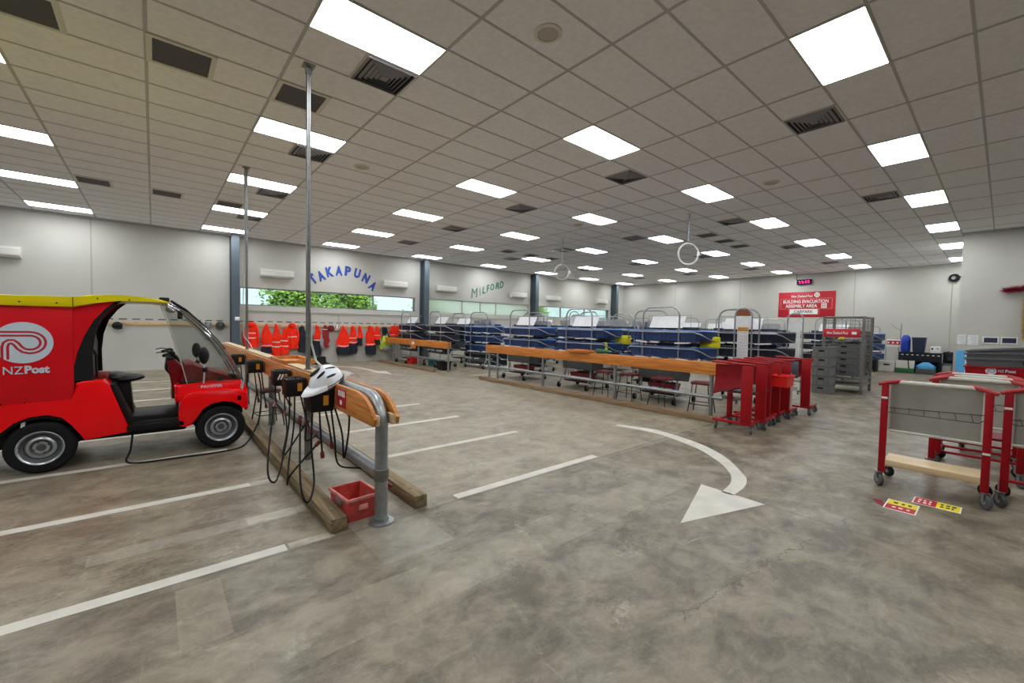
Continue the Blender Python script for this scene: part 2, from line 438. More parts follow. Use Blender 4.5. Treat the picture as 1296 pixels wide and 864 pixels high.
    # saw-cut joints
    def joint(coord, at, w=.006):
        return math_('LESS_THAN', math_('ABSOLUTE', math_('SUBTRACT', coord, at)), w)
    j = math_('MULTIPLY', joint(sep.outputs[0], 4.27), math_('LESS_THAN', sep.outputs[1], 3.9))
    j = math_('MAXIMUM', j, math_('MULTIPLY', joint(sep.outputs[1], 3.17), math_('GREATER_THAN', sep.outputs[0], .2)))
    # hairline crack
    cn = noise(3.5, 6, .5).outputs['Fac']
    cy = math_('SUBTRACT', math_('ADD', math_('MULTIPLY', sep.outputs[0], -.12), 1.36), sep.outputs[1])
    cr = math_('LESS_THAN', math_('ABSOLUTE', math_('ADD', cy, math_('MULTIPLY_ADD', cn, .35, -.17))), .006)
    cr = math_('MULTIPLY', cr, math_('MULTIPLY', math_('GREATER_THAN', sep.outputs[0], 2.2), math_('LESS_THAN', sep.outputs[0], 4.6)))
    j = math_('MAXIMUM', j, cr)
    base = mix(base, lin('#4A463F'), math_('MULTIPLY', j, .7))
    L.new(base, p.inputs['Base Color'])
    rr = ramp(noise(1.6, 8, 1.).outputs['Fac'], .3, (.28, .28, .28, 1), .7, (.58, .58, .58, 1))
    L.new(rr.outputs[0], p.inputs['Roughness'])
    b = N.new('ShaderNodeBump'); b.inputs['Strength'].default_value = .06; b.inputs['Distance'].default_value = .01
    L.new(noise(14, 6).outputs['Fac'], b.inputs['Height']); L.new(b.outputs[0], p.inputs['Normal'])
    return m
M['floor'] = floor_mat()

# ------------------------------------------------------------------ the room
HC = 4.4707; YW = 17.2; XW = 24.72; XL = -6.; YN = -4.
gx, gy = 2.365, 2.1036
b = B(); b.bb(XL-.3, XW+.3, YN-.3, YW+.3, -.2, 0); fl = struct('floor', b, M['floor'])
b = B(); b.bb(XL-.3, XW+.3, YN-.3, YW+.3, HC, HC+.25); ceil_ = struct('ceiling', b, M['tile'])
b = B()
for k in range(-6, 19):
    x = gx+1.2*k; b.bb(x-.016, x+.016, YN, YW, HC-.005, HC+.01)
for k in range(-10, 26):
    y = gy+.6*k; b.bb(XL, XW, y-.013, y+.013, HC-.004, HC+.01)
b.done('ceiling_grid', M['tbar'], ceil_, False)

# window openings in the left wall: (x0, x1)
WZ0, WZ1 = 2.13, 2.76
WIN = [(2.27, 8.93), (9.62, 15.85), (16.55, 23.1)]
b = B()
b.bb(XL-.3, XW+.3, YW, YW+.25, 0, WZ0); b.bb(XL-.3, XW+.3, YW, YW+.25, WZ1, HC)
xs = [XL-.3] + [v for w in WIN for v in w] + [XW+.3]
for k in range(0, len(xs), 2): b.bb(xs[k], xs[k+1], YW, YW+.25, WZ0, WZ1)
struct('wall_left', b, M['wall'])
b = B(); b.bb(XW, XW+.25, YN-.3, YW, 0, HC); struct('wall_back', b, M['wall'])
b = B(); b.bb(17.5, XW, YN, .88, 0, HC); struct('wall_right', b, M['wall'])
b = B(); b.bb(XL-.25, XL, YN-.3, YW, 0, HC); struct('wall_side', b, M['steel_paint'])
b = B(); b.bb(XL, 17.5, YN-.25, YN, 0, HC); struct('wall_front', b, M['dsteel'])
# wall panel joints, ledge trim and top trim
n = 0
for x in (-1.35, 5.6, 12.6, 19.8):
    n += 1
    b = B(); b.bb(x-.02, x+.02, YW-.004, YW, 0, 1.9 if x > 2 else HC); struct('trim_%d' % n, b, M['joint'])
for y in (4.6, 9.6, 13.4):
    n += 1
    b = B(); b.bb(XW-.004, XW, y-.02, y+.02, 0, HC); struct('trim_%d' % n, b, M['joint'])
n += 1; b = B(); b.bb(2.25, 23.2, YW-.035, YW, 1.93, 1.965); struct('trim_%d' % n, b, M['trim'])
n += 1; b = B(); b.bb(XL, XW, YW-.05, YW, HC-.05, HC); struct('trim_%d' % n, b, M['tbar'])
n += 1; b = B(); b.bb(XW-.05, XW, .88, YW, HC-.05, HC); struct('trim_%d' % n, b, M['tbar'])
n += 1; b = B(); b.bb(17.46, 17.5, YN, .88, HC-.05, HC); struct('trim_%d' % n, b, M['tbar'])
# windows: frame, mullions, glass
for k, ((x0, x1), mulls, g) in enumerate(zip(WIN, [(7.02,), (11.5, 12.6, 13.6), (18.5, 20.7)], ['glass', 'milk', 'glass'])):
    b = B(); t = .035
    b.bb(x0, x1, YW+.05, YW+.13, WZ1-t, WZ1); b.bb(x0, x1, YW+.05, YW+.13, WZ0, WZ0+t)
    b.bb(x0, x0+t, YW+.05, YW+.13, WZ0, WZ1); b.bb(x1-t, x1, YW+.05, YW+.13, WZ0, WZ1)
    for mx in mulls: b.bb(mx-.025, mx+.025, YW+.05, YW+.13, WZ0, WZ1)
    w = struct('window_%d' % (k+1), b, M['trim'] if k == 1 else M['alu'])
    e = [x0]+list(mulls)+[x1]
    for a, c in zip(e, e[1:]):
        b = B(); b.bb(a+.03, c-.03, YW+.085, YW+.091, WZ0+.02, WZ1-.02); b.done('window_pane', M[g], w, False)
# columns (H sections standing against the wall)
for x in (2.1, 9.27, 16.07, 23.42):
    b = B(); w = .115
    b.bb(x-w, x+w, 16.76, 16.785, 0, HC); b.bb(x-w, x+w, 17.175, YW, 0, HC); b.bb(x-.012, x+.012, 16.785, 17.175, 0, HC)
    struct('column', b, M['steel_paint'])

# ceiling lights
ORD = ['first', 'second', 'third', 'fourth', 'fifth', 'sixth', 'seventh', 'eighth', 'ninth', 'tenth']
proto = None
for bi in range(-1, 6):
    for ai in range(-2, 7):
        i, j = 3*ai-1, 5*bi-2
        x, y = gx+1.2*i+.6, gy+.6*j+.3
        if bi == -1 and (ai < 0 or ai > 4): continue
        lab = 'lit white ceiling panel, %s row out from the window wall, %s from the far wall' % (ORD[5-bi], ORD[6-ai])
        if proto is None:
            t = thing('ceiling_light', lab, 'light', (x, y, HC), 0, 'flush ceiling light panels')
            q = B(); u, v = .585, .285
            q.bb(-u-.01, u+.01, v, v+.012, -.012, 0); q.bb(-u-.01, u+.01, -v-.012, -v, -.012, 0); q.bb(-u-.012, -u, -v, v, -.012, 0); q.bb(u, u+.012, -v, v, -.012, 0)
            q.done('light_frame', M['panelwhite'], t, False)
            q = B(); q.bb(-u, u, -v, v, -.008, -.002); q.done('diffuser', M['light'], t, False)
            proto = t
        else: dup_fast(proto, (x, y, HC), 0, lab)

# supply diffusers (square, four-way)
def diffuser(name, lab, x, y):
    t = thing(name, lab, 'vent', (x, y, HC), 0, 'square supply air vents')
    q = B(); q.bb(-.27, .27, -.27, .27, -.006, -.003); q.done('duct_opening', M['void'], t, False)
    q = B()
    for r_, z in ((.275, -.018), (.215, -.022), (.165, -.026), (.12, -.030), (.075, -.034)):
        for s_ in (1, -1):
            q.box((0, s_*r_, z), (2*r_+.02, .035, .004), RX(s_*.6)); q.box((s_*r_, 0, z), (.035, 2*r_, .004), RY(-s_*.6))
    q.box((0, 0, -.036), (.09, .09, .006)); q.done('louvre', M['alu'], t, False)
    q = B()
    for s_ in (1, -1): q.box((0, s_*.288, -.008), (.6, .03, .01)); q.box((s_*.288, 0, -.008), (.03, .6, .01))
    q.done('vent_frame', M['panelwhite'], t, False)
    return t
dp = None
for ii, i in enumerate((-.5, 3.5, 7.5, 11.5, 15.5)):
    for jj, j in enumerate((-1, 4, 9, 14, 19)):
        if i > 11 and j < 0: continue
        x, y = gx+1.2*i+.3, gy+.6*j+.3
        lab = 'square louvred air vent, %s row out from window wall, %s from the far wall' % (ORD[4-jj], ORD[4-ii])
        if dp is None: dp = diffuser('ceiling_vent', lab, x, y)
        else: dup_fast(dp, (x, y, HC), 0, lab)
# return grilles
def grille(lab, x, y):
    t = thing('return_grille', lab, 'vent', (x, y, HC), 0, 'dark return air grilles')
    q = B()
    for s_ in (1, -1): q.box((0, s_*.275, -.008), (.6, .05, .014)); q.box((s_*.275, 0, -.008), (.05, .5, .014))
    q.done('grille_frame', M['panelwhite'], t, False)
    q = B(); q.bb(-.25, .25, -.25, .25, -.007, -.002); q.done('filter_screen', M['filter'], t, False)
    return t
gp = None
for (i, j, w) in [(-3, 6, 'over the vehicle cargo box, leftmost near the camera'), (-2, 6, 'between the leftmost grille and the metal poles'), (-1, 6, 'beside the nearer metal pole'),
                  (-3, 17, 'leftmost of the row above the blank left wall'), (-2, 17, 'second along above the blank left wall'), (-1, 17, 'near the first slate column'),
                  (8.5, 6, 'nearest of three beside the hanging hose ring'), (9.5, 6, 'middle one of three beyond the hanging hose ring'), (10.5, 6, 'farthest of three beyond the hanging hose ring'),
                  (6.5, 17, 'above the green wall lettering, nearest'), (7.5, 17, 'above the green wall lettering, middle'), (8.5, 17, 'above the green wall lettering, farthest')]:
    x, y = gx+1.2*i+.3, gy+.6*j+.3
    lab = 'dark return air grille %s' % w
    if gp is None: gp = grille(lab, x, y)
    else: dup_fast(gp, (x, y, HC), 0, lab)
# round ceiling speakers
sp = None
for (x, y, w) in [(2.97, 3.03, 'nearest the camera'), (2.95, 7.82, 'right of the nearer metal pole'), (9.14, 3.06, 'over the red trolleys'), (9.11, 7.9, 'near the hanging white rings')]:
    lab = 'round flush ceiling speaker, the one %s' % w
    if sp is None:
        sp = thing('ceiling_speaker', lab, 'speaker', (x, y, HC), 0, 'round ceiling speakers')
        q = B(); q.lathe([(.105, 0), (.14, 0), (.14, -.008), (.105, -.014), (.105, 0)], 32); q.done('speaker_ring', M['panelwhite'], sp)
        q = B(); q.lathe([(0, -.008), (.106, -.006), (.106, 0), (0, 0)], 32); q.done('speaker_mesh', M['trim'], sp)
    else: dup_fast(sp, (x, y, HC), 0, lab)

# painted lines on the floor (children of the floor)
for (x0, x1, y) in [(-4.4, .70, 3.24), (-4.4, .70, 4.72), (-4.4, .68, 6.18), (-4.4, .68, 7.66), (-4.4, .68, 9.06), (-4.4, .68, 10.85), (-4.4, .68, 12.4), (-4.4, .68, 13.95),
                    (2.12, 4.17, 3.25), (2.12, 4.17, 4.74), (2.12, 4.05, 6.15), (2.12, 4.04, 7.56), (2.12, 4.1, 9.1), (7.6, 10.6, 10.9)]:
    b = B(); b.bb(x0, x1, y-.05, y+.05, 0, .0025); b.done('painted_line', M['line'], fl, False)
def arrow(outer, inner, head):
    b = B(); z0, z1 = 0, .0025
    q = [(b.bm.verts.new((*o, z1)), b.bm.verts.new((*i, z1))) for o, i in zip(outer, inner)]
    for (a, c), (d, e) in zip(q, q[1:]): b.bm.faces.new((a, d, e, c))
    b.prism(head, z0, z1, 'xy')
    b.done('painted_arrow', M['line'], fl, False)
def spline(pts, n=8):
    out = []
    P = [Vector(p) for p in pts]
    for i in range(len(P)-1):
        p0, p1, p2, p3 = P[max(0, i-1)], P[i], P[i+1], P[min(len(P)-1, i+2)]
        for k in range(n):
            t = k/n
            out.append(.5*((2*p1)+(p2-p0)*t+(2*p0-5*p1+4*p2-p3)*t*t+(3*p1-p0-3*p2+p3)*t**3))
    out.append(P[-1]); return out
arrow([tuple(v) for v in spline([(5.83, 4.11), (6.02, 3.52), (5.83, 2.77), (5.47, 2.23), (4.97, 1.82), (4.79, 1.72), (4.57, 1.66), (4.25, 1.64)])],
      [tuple(v) for v in spline([(5.71, 4.05), (5.82, 3.45), (5.58, 2.7), (5.21, 2.2), (4.91, 1.95), (4.75, 1.86), (4.54, 1.79), (4.25, 1.75)])],
      [(4.29, 1.97), (4.27, 1.37), (3.29, 1.67)])
arrow([tuple(v) for v in spline([(4.6, 16.1), (5.2, 15.62), (5.52, 15.1), (5.66, 14.37), (5.66, 13.3)])],
      [tuple(v) for v in spline([(4.5, 15.95), (5.07, 15.42), (5.36, 14.95), (5.49, 14.2), (5.5, 13.3)])],
      [(5.94, 13.47), (5.66, 12.4), (5.36, 13.3)])
# floor stickers
def bars(b, x0, x1, y0, y1, z, n, rows, r):
    for k in range(rows):
        yy0 = y0+(y1-y0)*(k+.2)/rows; yy1 = y0+(y1-y0)*(k+.75)/rows
        for q in range(n):
            xx0 = x0+(x1-x0)*(q+.15)/n; b.bb(xx0, xx0+(x1-x0)/n*r.uniform(.4, .8), yy0, yy1, z, z+.0008)
t = thing('floor_sticker', 'yellow and red floor sticker lying nearer the camera beside the grey trolley', 'sticker', (5.24, .555, 0.0005), PI/2)
b = B(); b.bb(-.11, .11, -.155, .155, 0, .0015); b.done('backing', M['signwhite'], t, False)
b = B(); b.bb(-.10, .10, -.14, .0, .0015, .0025); b.done('yellow_field', M['sticky'], t, False)
b = B(); b.bb(-.10, .10, .0, .14, .0015, .0025); b.done('red_field', M['stickr'], t, False)
b = B(); bars(b, -.07, .07, -.11, -.03, .0025, 3, 1, rnd); b.done('dark_print', M['darktext'], t, False)
b = B(); bars(b, -.07, .07, .04, .10, .0025, 3, 1, rnd); b.done('white_print', M['signwhite'], t, False)
t = thing('floor_sticker', 'red and yellow floor sticker lying under the grey trolley', 'sticker', (5.57, .35, 0.0005), -PI/2)
b = B(); b.bb(-.16, .16, -.105, .105, 0, .0015); b.done('backing', M['signwhite'], t, False)
b = B(); b.bb(-.15, .0, -.095, .095, .0015, .0025); b.done('red_field', M['stickr'], t, False)
b = B(); b.bb(.0, .15, -.095, .095, .0015, .0025); b.done('yellow_field', M['sticky'], t, False)
b = B(); bars(b, -.13, -.02, -.07, .07, .0025, 3, 2, rnd); b.done('white_print', M['signwhite'], t, False)
b = B(); bars(b, .02, .13, -.07, .07, .0025, 3, 2, rnd); b.done('dark_print', M['darktext'], t, False)
b = B(); b.prism([(5.27, .77), (5.29, .70), (5.2, .66), (5.13, .67), (5.15, .71)], 0, .001, 'xy')
tag(b.done('worn_sticker', M['redtinsel'], None, False), 'scuffed remains of a red floor sticker beside the nearer sticker', 'sticker')

# ------------------------------------------------------------------ left wall fittings
def aircon(lab, x, z, w=1.07):
    t = thing('wall_air_conditioner', lab, 'air conditioner', (x, YW, z), 0, 'wall air conditioners')
    q = B(); q.prism([(0, .15), (-.19, .13), (-.215, .02), (-.21, -.09), (-.15, -.15), (0, -.15)], -w/2, w/2, 'yz', .012); q.done('casing', M['offwhite'], t)
    q = B(); q.box((0, -.165, -.115), (w-.14, .07, .008), RX(-.75)); q.done('air_flap', M['white'], t)
    q = B(); q.bb(-w/2+.03, w/2-.03, -.218, -.208, .04, .046); q.done('casing_seam', M['joint'], t)
    return t
ap = None
for (x, z, w) in [(-3.2, 3.29, 'leftmost, above the post vehicle'), (3.4, 3.30, 'left of the blue lettering'), (7.93, 3.27, 'right of the blue lettering'),
                  (10.47, 3.26, 'left of the green lettering'), (15.0, 3.25, 'right of the green lettering'), (17.7, 3.23, 'just past the third slate column'), (22.2, 3.27, 'nearest the far corner')]:
    lab = 'white wall air conditioner ' + w
    if ap is None: ap = aircon(lab, x, z)
    else: dup_fast(ap, (x, YW, z), 0, lab)
# lettering
t = thing('wall_lettering', 'arched blue capital lettering TAKAPUNA on the wall above the window', 'lettering', (5.8, YW, 3.2))
for ch, x, z, a, w in [('T', 4.63, 3.22, 38, .26), ('A', 4.93, 3.37, 26, .27), ('K', 5.25, 3.55, 14, .27), ('A', 5.60, 3.63, 3, .27), ('P', 5.95, 3.65, -4, .24), ('U', 6.33, 3.60, -13, .25), ('N', 6.69, 3.43, -25, .27), ('A', 6.98, 3.14, -35, .27)]:
    text(ch, M['bluepaint'], T_((x-5.8, -.006, z-3.2)) @ FACE_NY @ RZ(math.radians(a)), w, .39, t, 'letter', .055, 0, .006)
t = thing('wall_lettering', 'slanting green lettering MILFORD on the wall between the air conditioners', 'lettering', (13, YW, 3.4))
for ch, x, z, a, w, h in [('M', 12.16, 3.19, 10, .46, .46), ('I', 12.50, 3.28, 14, .10, .36), ('L', 12.72, 3.36, 12, .22, .34), ('F', 13.0, 3.47, 10, .24, .36), ('O', 13.27, 3.56, 8, .24, .34), ('R', 13.59, 3.65, 6, .27, .34), ('D', 13.88, 3.73, 5, .27, .36)]:
    text(ch, M['greenpaint'], T_((x-13, -.006, z-3.4)) @ FACE_NY @ RZ(math.radians(a)), w, h, t, 'letter', 0 if ch == 'M' else .022, .3, .006)
# coat rail
t = thing('coat_rail', 'long timber coat rail with hooks along the left wall', 'coat rail', (0, YW, 1.43))
b = B(); b.bb(-2.4, 1.95, -.03, 0, -.05, .05, .006); b.bb(2.25, 8.4, -.03, 0, -.05, .05, .006); b.done('rail_board', M['pine'], t)
for k in range(36):
    x = -2.2+k*.3
    if 1.9 < x < 2.3: continue
    b = B(); b.tube([(x, -.03, .03), (x, -.07, .02), (x, -.10, .035), (x, -.11, .06)], .008, 6); b.done('hook', M['tube'], t)
    b = B(); b.bb(x-.09, x+.09, -.004, 0, .125, .155); b.done('name_strip', M['darktext'], t, False)
# light switch on the first column
t = thing('light_switch', 'white switch box on the first slate column', 'switch', (2.14, 16.76, 1.65))
b = B(); b.bb(-.07, .07, -.03, 0, -.06, .06, .01); b.done('switch_plate', M['white'], t)
for s_ in (-.03, .03):
    b = B(); b.bb(s_-.014, s_+.014, -.036, -.028, -.025, .025); b.done('rocker', M['offwhite'], t)

# jackets
def ring(cx, cy, z, rx, ry, ph, fold, n=28):
    out = []
    for k in range(n):
        a = 2*PI*k/n; ca, sa = math.cos(a), math.sin(a)
        f = 1+fold*math.sin(5*a+ph)+fold*.6*math.sin(8*a+ph*2.3)+fold*2.0*mnoise.noise(Vector((ca*1.6+ph, sa*1.6, z*5)))
        x = cx+rx*ca*f+fold*.25*mnoise.noise(Vector((ph*3, z*4, 0))); y = cy+ry*sa*f
        out.append((x, min(y, -.005), z+fold*.18*mnoise.noise(Vector((ca*2, sa*2+ph, 7)))))
    return out
def jacket(lab, x, zt, zb, wt, wb, upper, hem=None, bands=(), wide=False, seed=0, name='hanging_jacket', depth=.10):
    t = thing(name, lab, 'jacket', (x, YW-.03, 0), 0, 'jackets on the coat rail')
    r = random.Random(seed); ph = r.uniform(0, 6); n = 18; H = zt-zb
    def prof(s):   # s 0 top .. 1 bottom
        if wide: w = wt+(wb-wt)*min(1, s*3) if s < .33 else wb*(1+.05*math.sin(s*7+ph))
        else: w = wt+(wb-wt)*(1-(1-min(1, s*1.5))**2.0)*(1-.10*max(0, s-.6))
        return w/2
    def rings(s0, s1, n, g=1.):
        R = []
        for k in range(n+1):
            s = s0+(s1-s0)*k/n
            sway = .012*math.sin(3*s+ph)
            R.append(ring(sway, -.03-depth*(.5+.4*s), zt-H*s, prof(s)*g, depth*(.35+.65*s)*g, ph+s*.8, .07+.10*s))
        return R
    cut = 1. if hem is None else hem
    b = B(); b.loft(rings(0, cut, n)); b.done('jacket_body', M[upper], t)
    if hem is not None:
        b = B(); b.loft(rings(cut, 1, 5, 1.0)); b.done('lower_panel', M['navycloth'], t)
    for s in bands:
        b = B(); b.loft(rings(s, s+.035, 2, 1.03), True); b.done('reflective_band', M['reflect'], t)
    if wide:
        b = B(); b.ell((0, -.09, zt-.05), (wt*.62, .09, .11), 14, 8); b.done('hood', M[upper], t)
        for s_ in (-1, 1):
            b = B(); b.tube([(s_*wb*.42, -.09, zt-.2*H), (s_*wb*.52, -.11, zt-.45*H), (s_*wb*.5, -.10, zt-.8*H)], [.05, .055, .045], 10); b.done('sleeve', M[upper], t)
    else:
        b = B(); b.tube([(0, -.02, zt+.03), (0, -.06, zt+.02), (0, -.07, zt-.05)], .02, 8); b.done('collar_loop', M[upper], t)
    return t
jacket('broad orange hooded jacket, first right of the slate column', 2.58, 1.50, .66, .25, .40, 'orange', None, (.38, .58), True, 1)
jacket('narrow orange jacket with black hem, second from the slate column', 3.07, 1.46, .45, .08, .34, 'orange', .78, (.72,), False, 2)
jacket('slim orange jacket, third from the slate column', 3.37, 1.46, .36, .08, .27, 'orange', None, (.55, .7), False, 3)
jacket('orange jacket hanging low beside the broad one at right', 3.64, 1.33, .38, .12, .30, 'orange', None, (.45, .66), False, 4)
jacket('broad orange hooded jacket left of the navy coat', 3.90, 1.48, .60, .20, .36, 'orange', None, (.5,), True, 5)
jacket('navy coat hanging just left of the nearer metal pole', 4.24, 1.42, .46, .14, .32, 'navycloth', None, (), False, 6)
jacket('black and red jacket just right of the nearer metal pole', 4.50, 1.38, .32, .10, .22, 'navycloth', None, (.62,), False, 7)
jacket('orange jacket with navy lower half, beside the dark red one', 4.76, 1.43, .30, .10, .27, 'orange', .5, (.45,), False, 8)
jacket('dark red jacket with pale collar band', 5.07, 1.45, .62, .12, .27, 'dredcloth', None, (.15,), False, 9)
jacket('short grey cloth hanging beneath the dark red jacket', 4.94, 1.15, .58, .06, .17, 'greycloth', None, (), False, 10)
jacket('flared orange jacket with navy hem, right of the grey helmet', 5.75, 1.43, .30, .09, .46, 'orange', .72, (.66,), False, 11)
jacket('orange jacket with black bottom, behind the flared one', 6.13, 1.43, .34, .16, .30, 'orange', .62, (.4, .56), False, 12)
jacket('small orange jacket with navy hem, short, before the next gap', 6.40, 1.43, .66, .10, .22, 'orange', .6, (), False, 13)
jacket('long orange jacket with wide navy hem, after the gap', 6.84, 1.45, .30, .18, .42, 'orange', .68, (.62,), False, 14)
jacket('short orange jacket with navy hem, beside the lime backpack', 7.15, 1.43, .68, .12, .27, 'orange', .72, (.45,), False, 15)
jacket('folded orange jacket draped right of the lime backpack', 7.92, 1.48, 1.04, .34, .46, 'orange', None, (.85,), False, 16)
t = thing('backpack', 'lime yellow backpack with black straps on the coat rail', 'backpack', (7.46, YW-.03, 0))
b = B(); b.loft([ring(0, -.14, z, rx, ry, 1, .02) for z, rx, ry in [(.46, .16, .08), (.5, .24, .11), (.7, .27, .13), (.9, .26, .13), (1.0, .2, .11), (1.06, .1, .06)]]); b.done('bag_body', M['lime'], t)
b = B(); b.ell((.01, -.27, .82), (.13, .05, .12)); b.done('front_pocket', M['lime'], t)
b = B(); b.ell((.05, -.23, .52), (.2, .08, .1)); b.done('base_pocket', M['greycloth'], t)
for s_ in (-.08, .08):
    b = B(); b.tube([(s_, -.06, 1.42), (s_*1.2, -.18, 1.2), (s_*2.2, -.22, .95), (s_*2.6, -.2, .6)], .02, 8); b.done('strap', M['black'], t)
b = B(); b.ell((0, -.1, 1.26), (.12, .08, .18)); b.done('top_flap', M['navycloth'], t)
# helmets and caps on the rail
def hung_helmet(lab, x, z, m):
    t = thing('cycle_helmet', lab, 'helmet', (x, YW-.03, z), 0)
    b = B(); b.ell((0, -.11, 0), (.13, .11, .12), 20, 12); b.done('shell', M[m], t)
    for k in (-1, 0, 1):
        b = B(); b.ell((k*.06, -.165, .02), (.016, .055, .08), 10, 8); b.done('vent_slot', M['black'], t)
    b = B(); b.tube([(-.1, -.1, -.05), (-.04, -.12, -.16), (.04, -.12, -.16), (.1, -.1, -.05)], .008, 6); b.done('chin_strap', M['black'], t)
hung_helmet('pale grey cycle helmet hanging left of the first slate column', 1.36, 1.43, 'greycloth')
hung_helmet('dark grey cycle helmet hanging against the first slate column', 1.70, 1.42, 'greytub')
hung_helmet('pale grey cycle helmet hanging mid rail between jackets', 5.47, 1.38, 'offwhite')
hung_helmet('dark red helmet hanging beside the dark red jacket', 5.27, 1.36, 'dredcloth')
t = thing('cap', 'black cap hanging alone on the rail behind the vehicle', 'hat', (-.82, YW-.03, 1.37))
b = B(); b.ell((0, -.08, 0), (.12, .08, .12), 14, 8); b.done('crown', M['black'], t)
b = B(); b.ell((.02, -.14, -.07), (.10, .09, .02), 14, 6, RX(.5)); b.done('peak', M['black'], t)
t = thing('hat', 'black brimmed hat shape resting on the floor below the coats', 'hat', (4.82, 16.75, 0))
b = B(); b.lathe([(0, .02), (.30, 0), (.31, .02), (.2, .05), (.17, .1), (.16, .26), (.12, .29), (0, .28)], 24); b.done('crown', M['rubber'], t)
b = B(); b.torus((0, 0, .07), .18, .012); b.done('hat_band', M['navycloth'], t)

# ------------------------------------------------------------------ timber wheel stops and parking rails
def kerb(lab, x0, x1, y0, y1, h, m, name='wheel_stop'):
    t = thing(name, lab, 'wheel stop', (0, 0, 0))
    b = B(); b.bb(x0, x1, y0, y1, 0, h, .008); b.done('timber_beam', M[m], t)
    n = max(3, int((y1-y0)/1.2))
    for k in range(n):
        y = y0+.2+(y1-y0-.4)*k/(n-1); b = B(); b.lathe([(0, h+.004), (.018, h+.003), (.018, h-.01)], 10, T_(((x0+x1)/2, y, 0))); b.done('bolt_head', M['dsteel'], t)
kerb('long weathered timber wheel stop on the vehicle side of the charger rail', 1.0, 1.125, 3.23, 12.6, .11, 'sleeper')
kerb('long weathered timber wheel stop on the far side of the charger rail', 1.70, 1.82, 3.24, 12.6, .11, 'sleeper')
kerb('long brown timber wheel stop before the long orange rail', 7.28, 7.40, 3.17, 10.0, .10, 'sleeperfar')
kerb('short brown timber wheel stop before the far short rail', 7.05, 7.17, 12.3, 16.7, .10, 'sleeperfar')

# near rail: bent galvanised post, two planks, low pipe
t = thing('parking_rail', 'nearest parking rail of varnished planks on bent galvanised post', 'rail', (1.38, 0, 0))
pts = [(0, 3.2, 0), (0, 3.2, .4), (0, 3.2, .78)]+[(0, 3.2+.27*(1-math.cos(a)), .78+.22*math.sin(a)) for a in [PI/2*k/8 for k in range(1, 9)]]
pts += [(0, y, 1.0) for y in (3.8, 5, 7, 9, 12.5)]
b = B(); b.tube(pts, .05, 18); b.done('bent_pipe', M['galv'], t)
b = B(); b.lathe([(0, 0), (.10, 0), (.10, .012), (.06, .016), (.06, .05), (.051, .05)], 24, T_((0, 3.2, 0))); b.done('base_plate', M['galv'], t)
b = B(); b.tube([(0, 3.2, .39), (0, 12.5, .39)], .05, 16); b.done('lower_pipe', M['galv'], t)
b = B(); b.lathe([(.051, -.05), (.059, -.045), (.059, .045), (.051, .05)], 20, T_((0, 3.2, .39))); b.done('pipe_clamp', M['dsteel'], t)
for s_ in (-1, 1):
    o = [(3.12, .80), (3.10, .86), (3.20, .95), (3.32, 1.01), (3.48, 1.03), (12.5, 1.03), (12.5, .80)]
    b = B(); x = s_*.092; b.prism([(y, z) for y, z in o], x-.016, x+.016, 'yz', .004); b.done('plank', M['oak'], t)
    b = B(); b.bb(s_*.064-.013, s_*.064+.013, 3.11, 3.22, .80, .88, .003); b.done('spacer_block', M['piney'], t)
for y in (7.3, 11.4):
    b = B(); b.bb(-.04, .04, y-.04, y+.04, 0, .97, .004); b.done('square_post', M['galv'], t)
b = B(); b.bb(-.066, .066, 4.6, 6.0, 1.03, 1.05); b.bb(-.066, .066, 7.3, 12.5, 1.03, 1.05); b.done('top_board', M['piney'], t)
# sign on the plank
t = thing('rail_sign', 'small dark red sign with white marks on the nearest plank', 'sign', (1.271, 3.82, .925))
b = B(); b.bb(-.004, 0, -.12, .12, -.085, .085, .001); b.done('sign_plate', M['signred'], t)
b = B()
for k in range(4): b.bb(-.006, -.004, .07-k*.045-.03, .07-k*.045, .015, .065)
b.bb(-.006, -.004, -.02, .03, -.06, -.02); b.done('white_print', M['signwhite'], t, False)

def far_rail(lab, x, y0, y1, posts, z0=.79, z1=1.01):
    t = thing('parking_rail', lab, 'rail', (x, 0, 0))
    b = B(); b.bb(-.075, -.035, y0-.05, y1+.05, z0, z1, .006); b.done('plank', M['oakfar'], t)
    b = B(); b.bb(.035, .075, y0-.05, y1+.05, z0, z1, .006); b.done('plank', M['oakfar'], t)
    b = B(); b.tube([(0, y0, .38), (0, y1, .38)], .03, 12); b.done('lower_pipe', M['galv'], t)
    for y in posts:
        b = B(); b.cyl((0, y, 0), (0, y, z1-.02), .035, 14); b.done('post', M['galv'], t)
    b = B(); b.bb(-.035, .035, y0, y1, z1-.05, z1-.02); b.done('top_pipe', M['galv'], t)
far_rail('long orange timber parking rail in front of the blue sorting frames', 7.66, 3.2, 10.05, (3.4, 5.49, 7.72, 9.6, 10.0))
far_rail('short orange timber parking rail in front of the window wall', 7.48, 12.02, 16.9, (12.02, 14.1, 16.2))
t = thing('hanging_block', 'pale timber block hung on the far short rail', 'block', (7.395, 14.35, .88))
b = B(); b.bb(-.012, .005, -.22, .22, -.2, .14, .004); b.done('timber_block', M['oakfar'], t)
b = B(); b.bb(-.016, -.012, -.1, .1, -.05, .05); b.done('label', M['paper'], t)
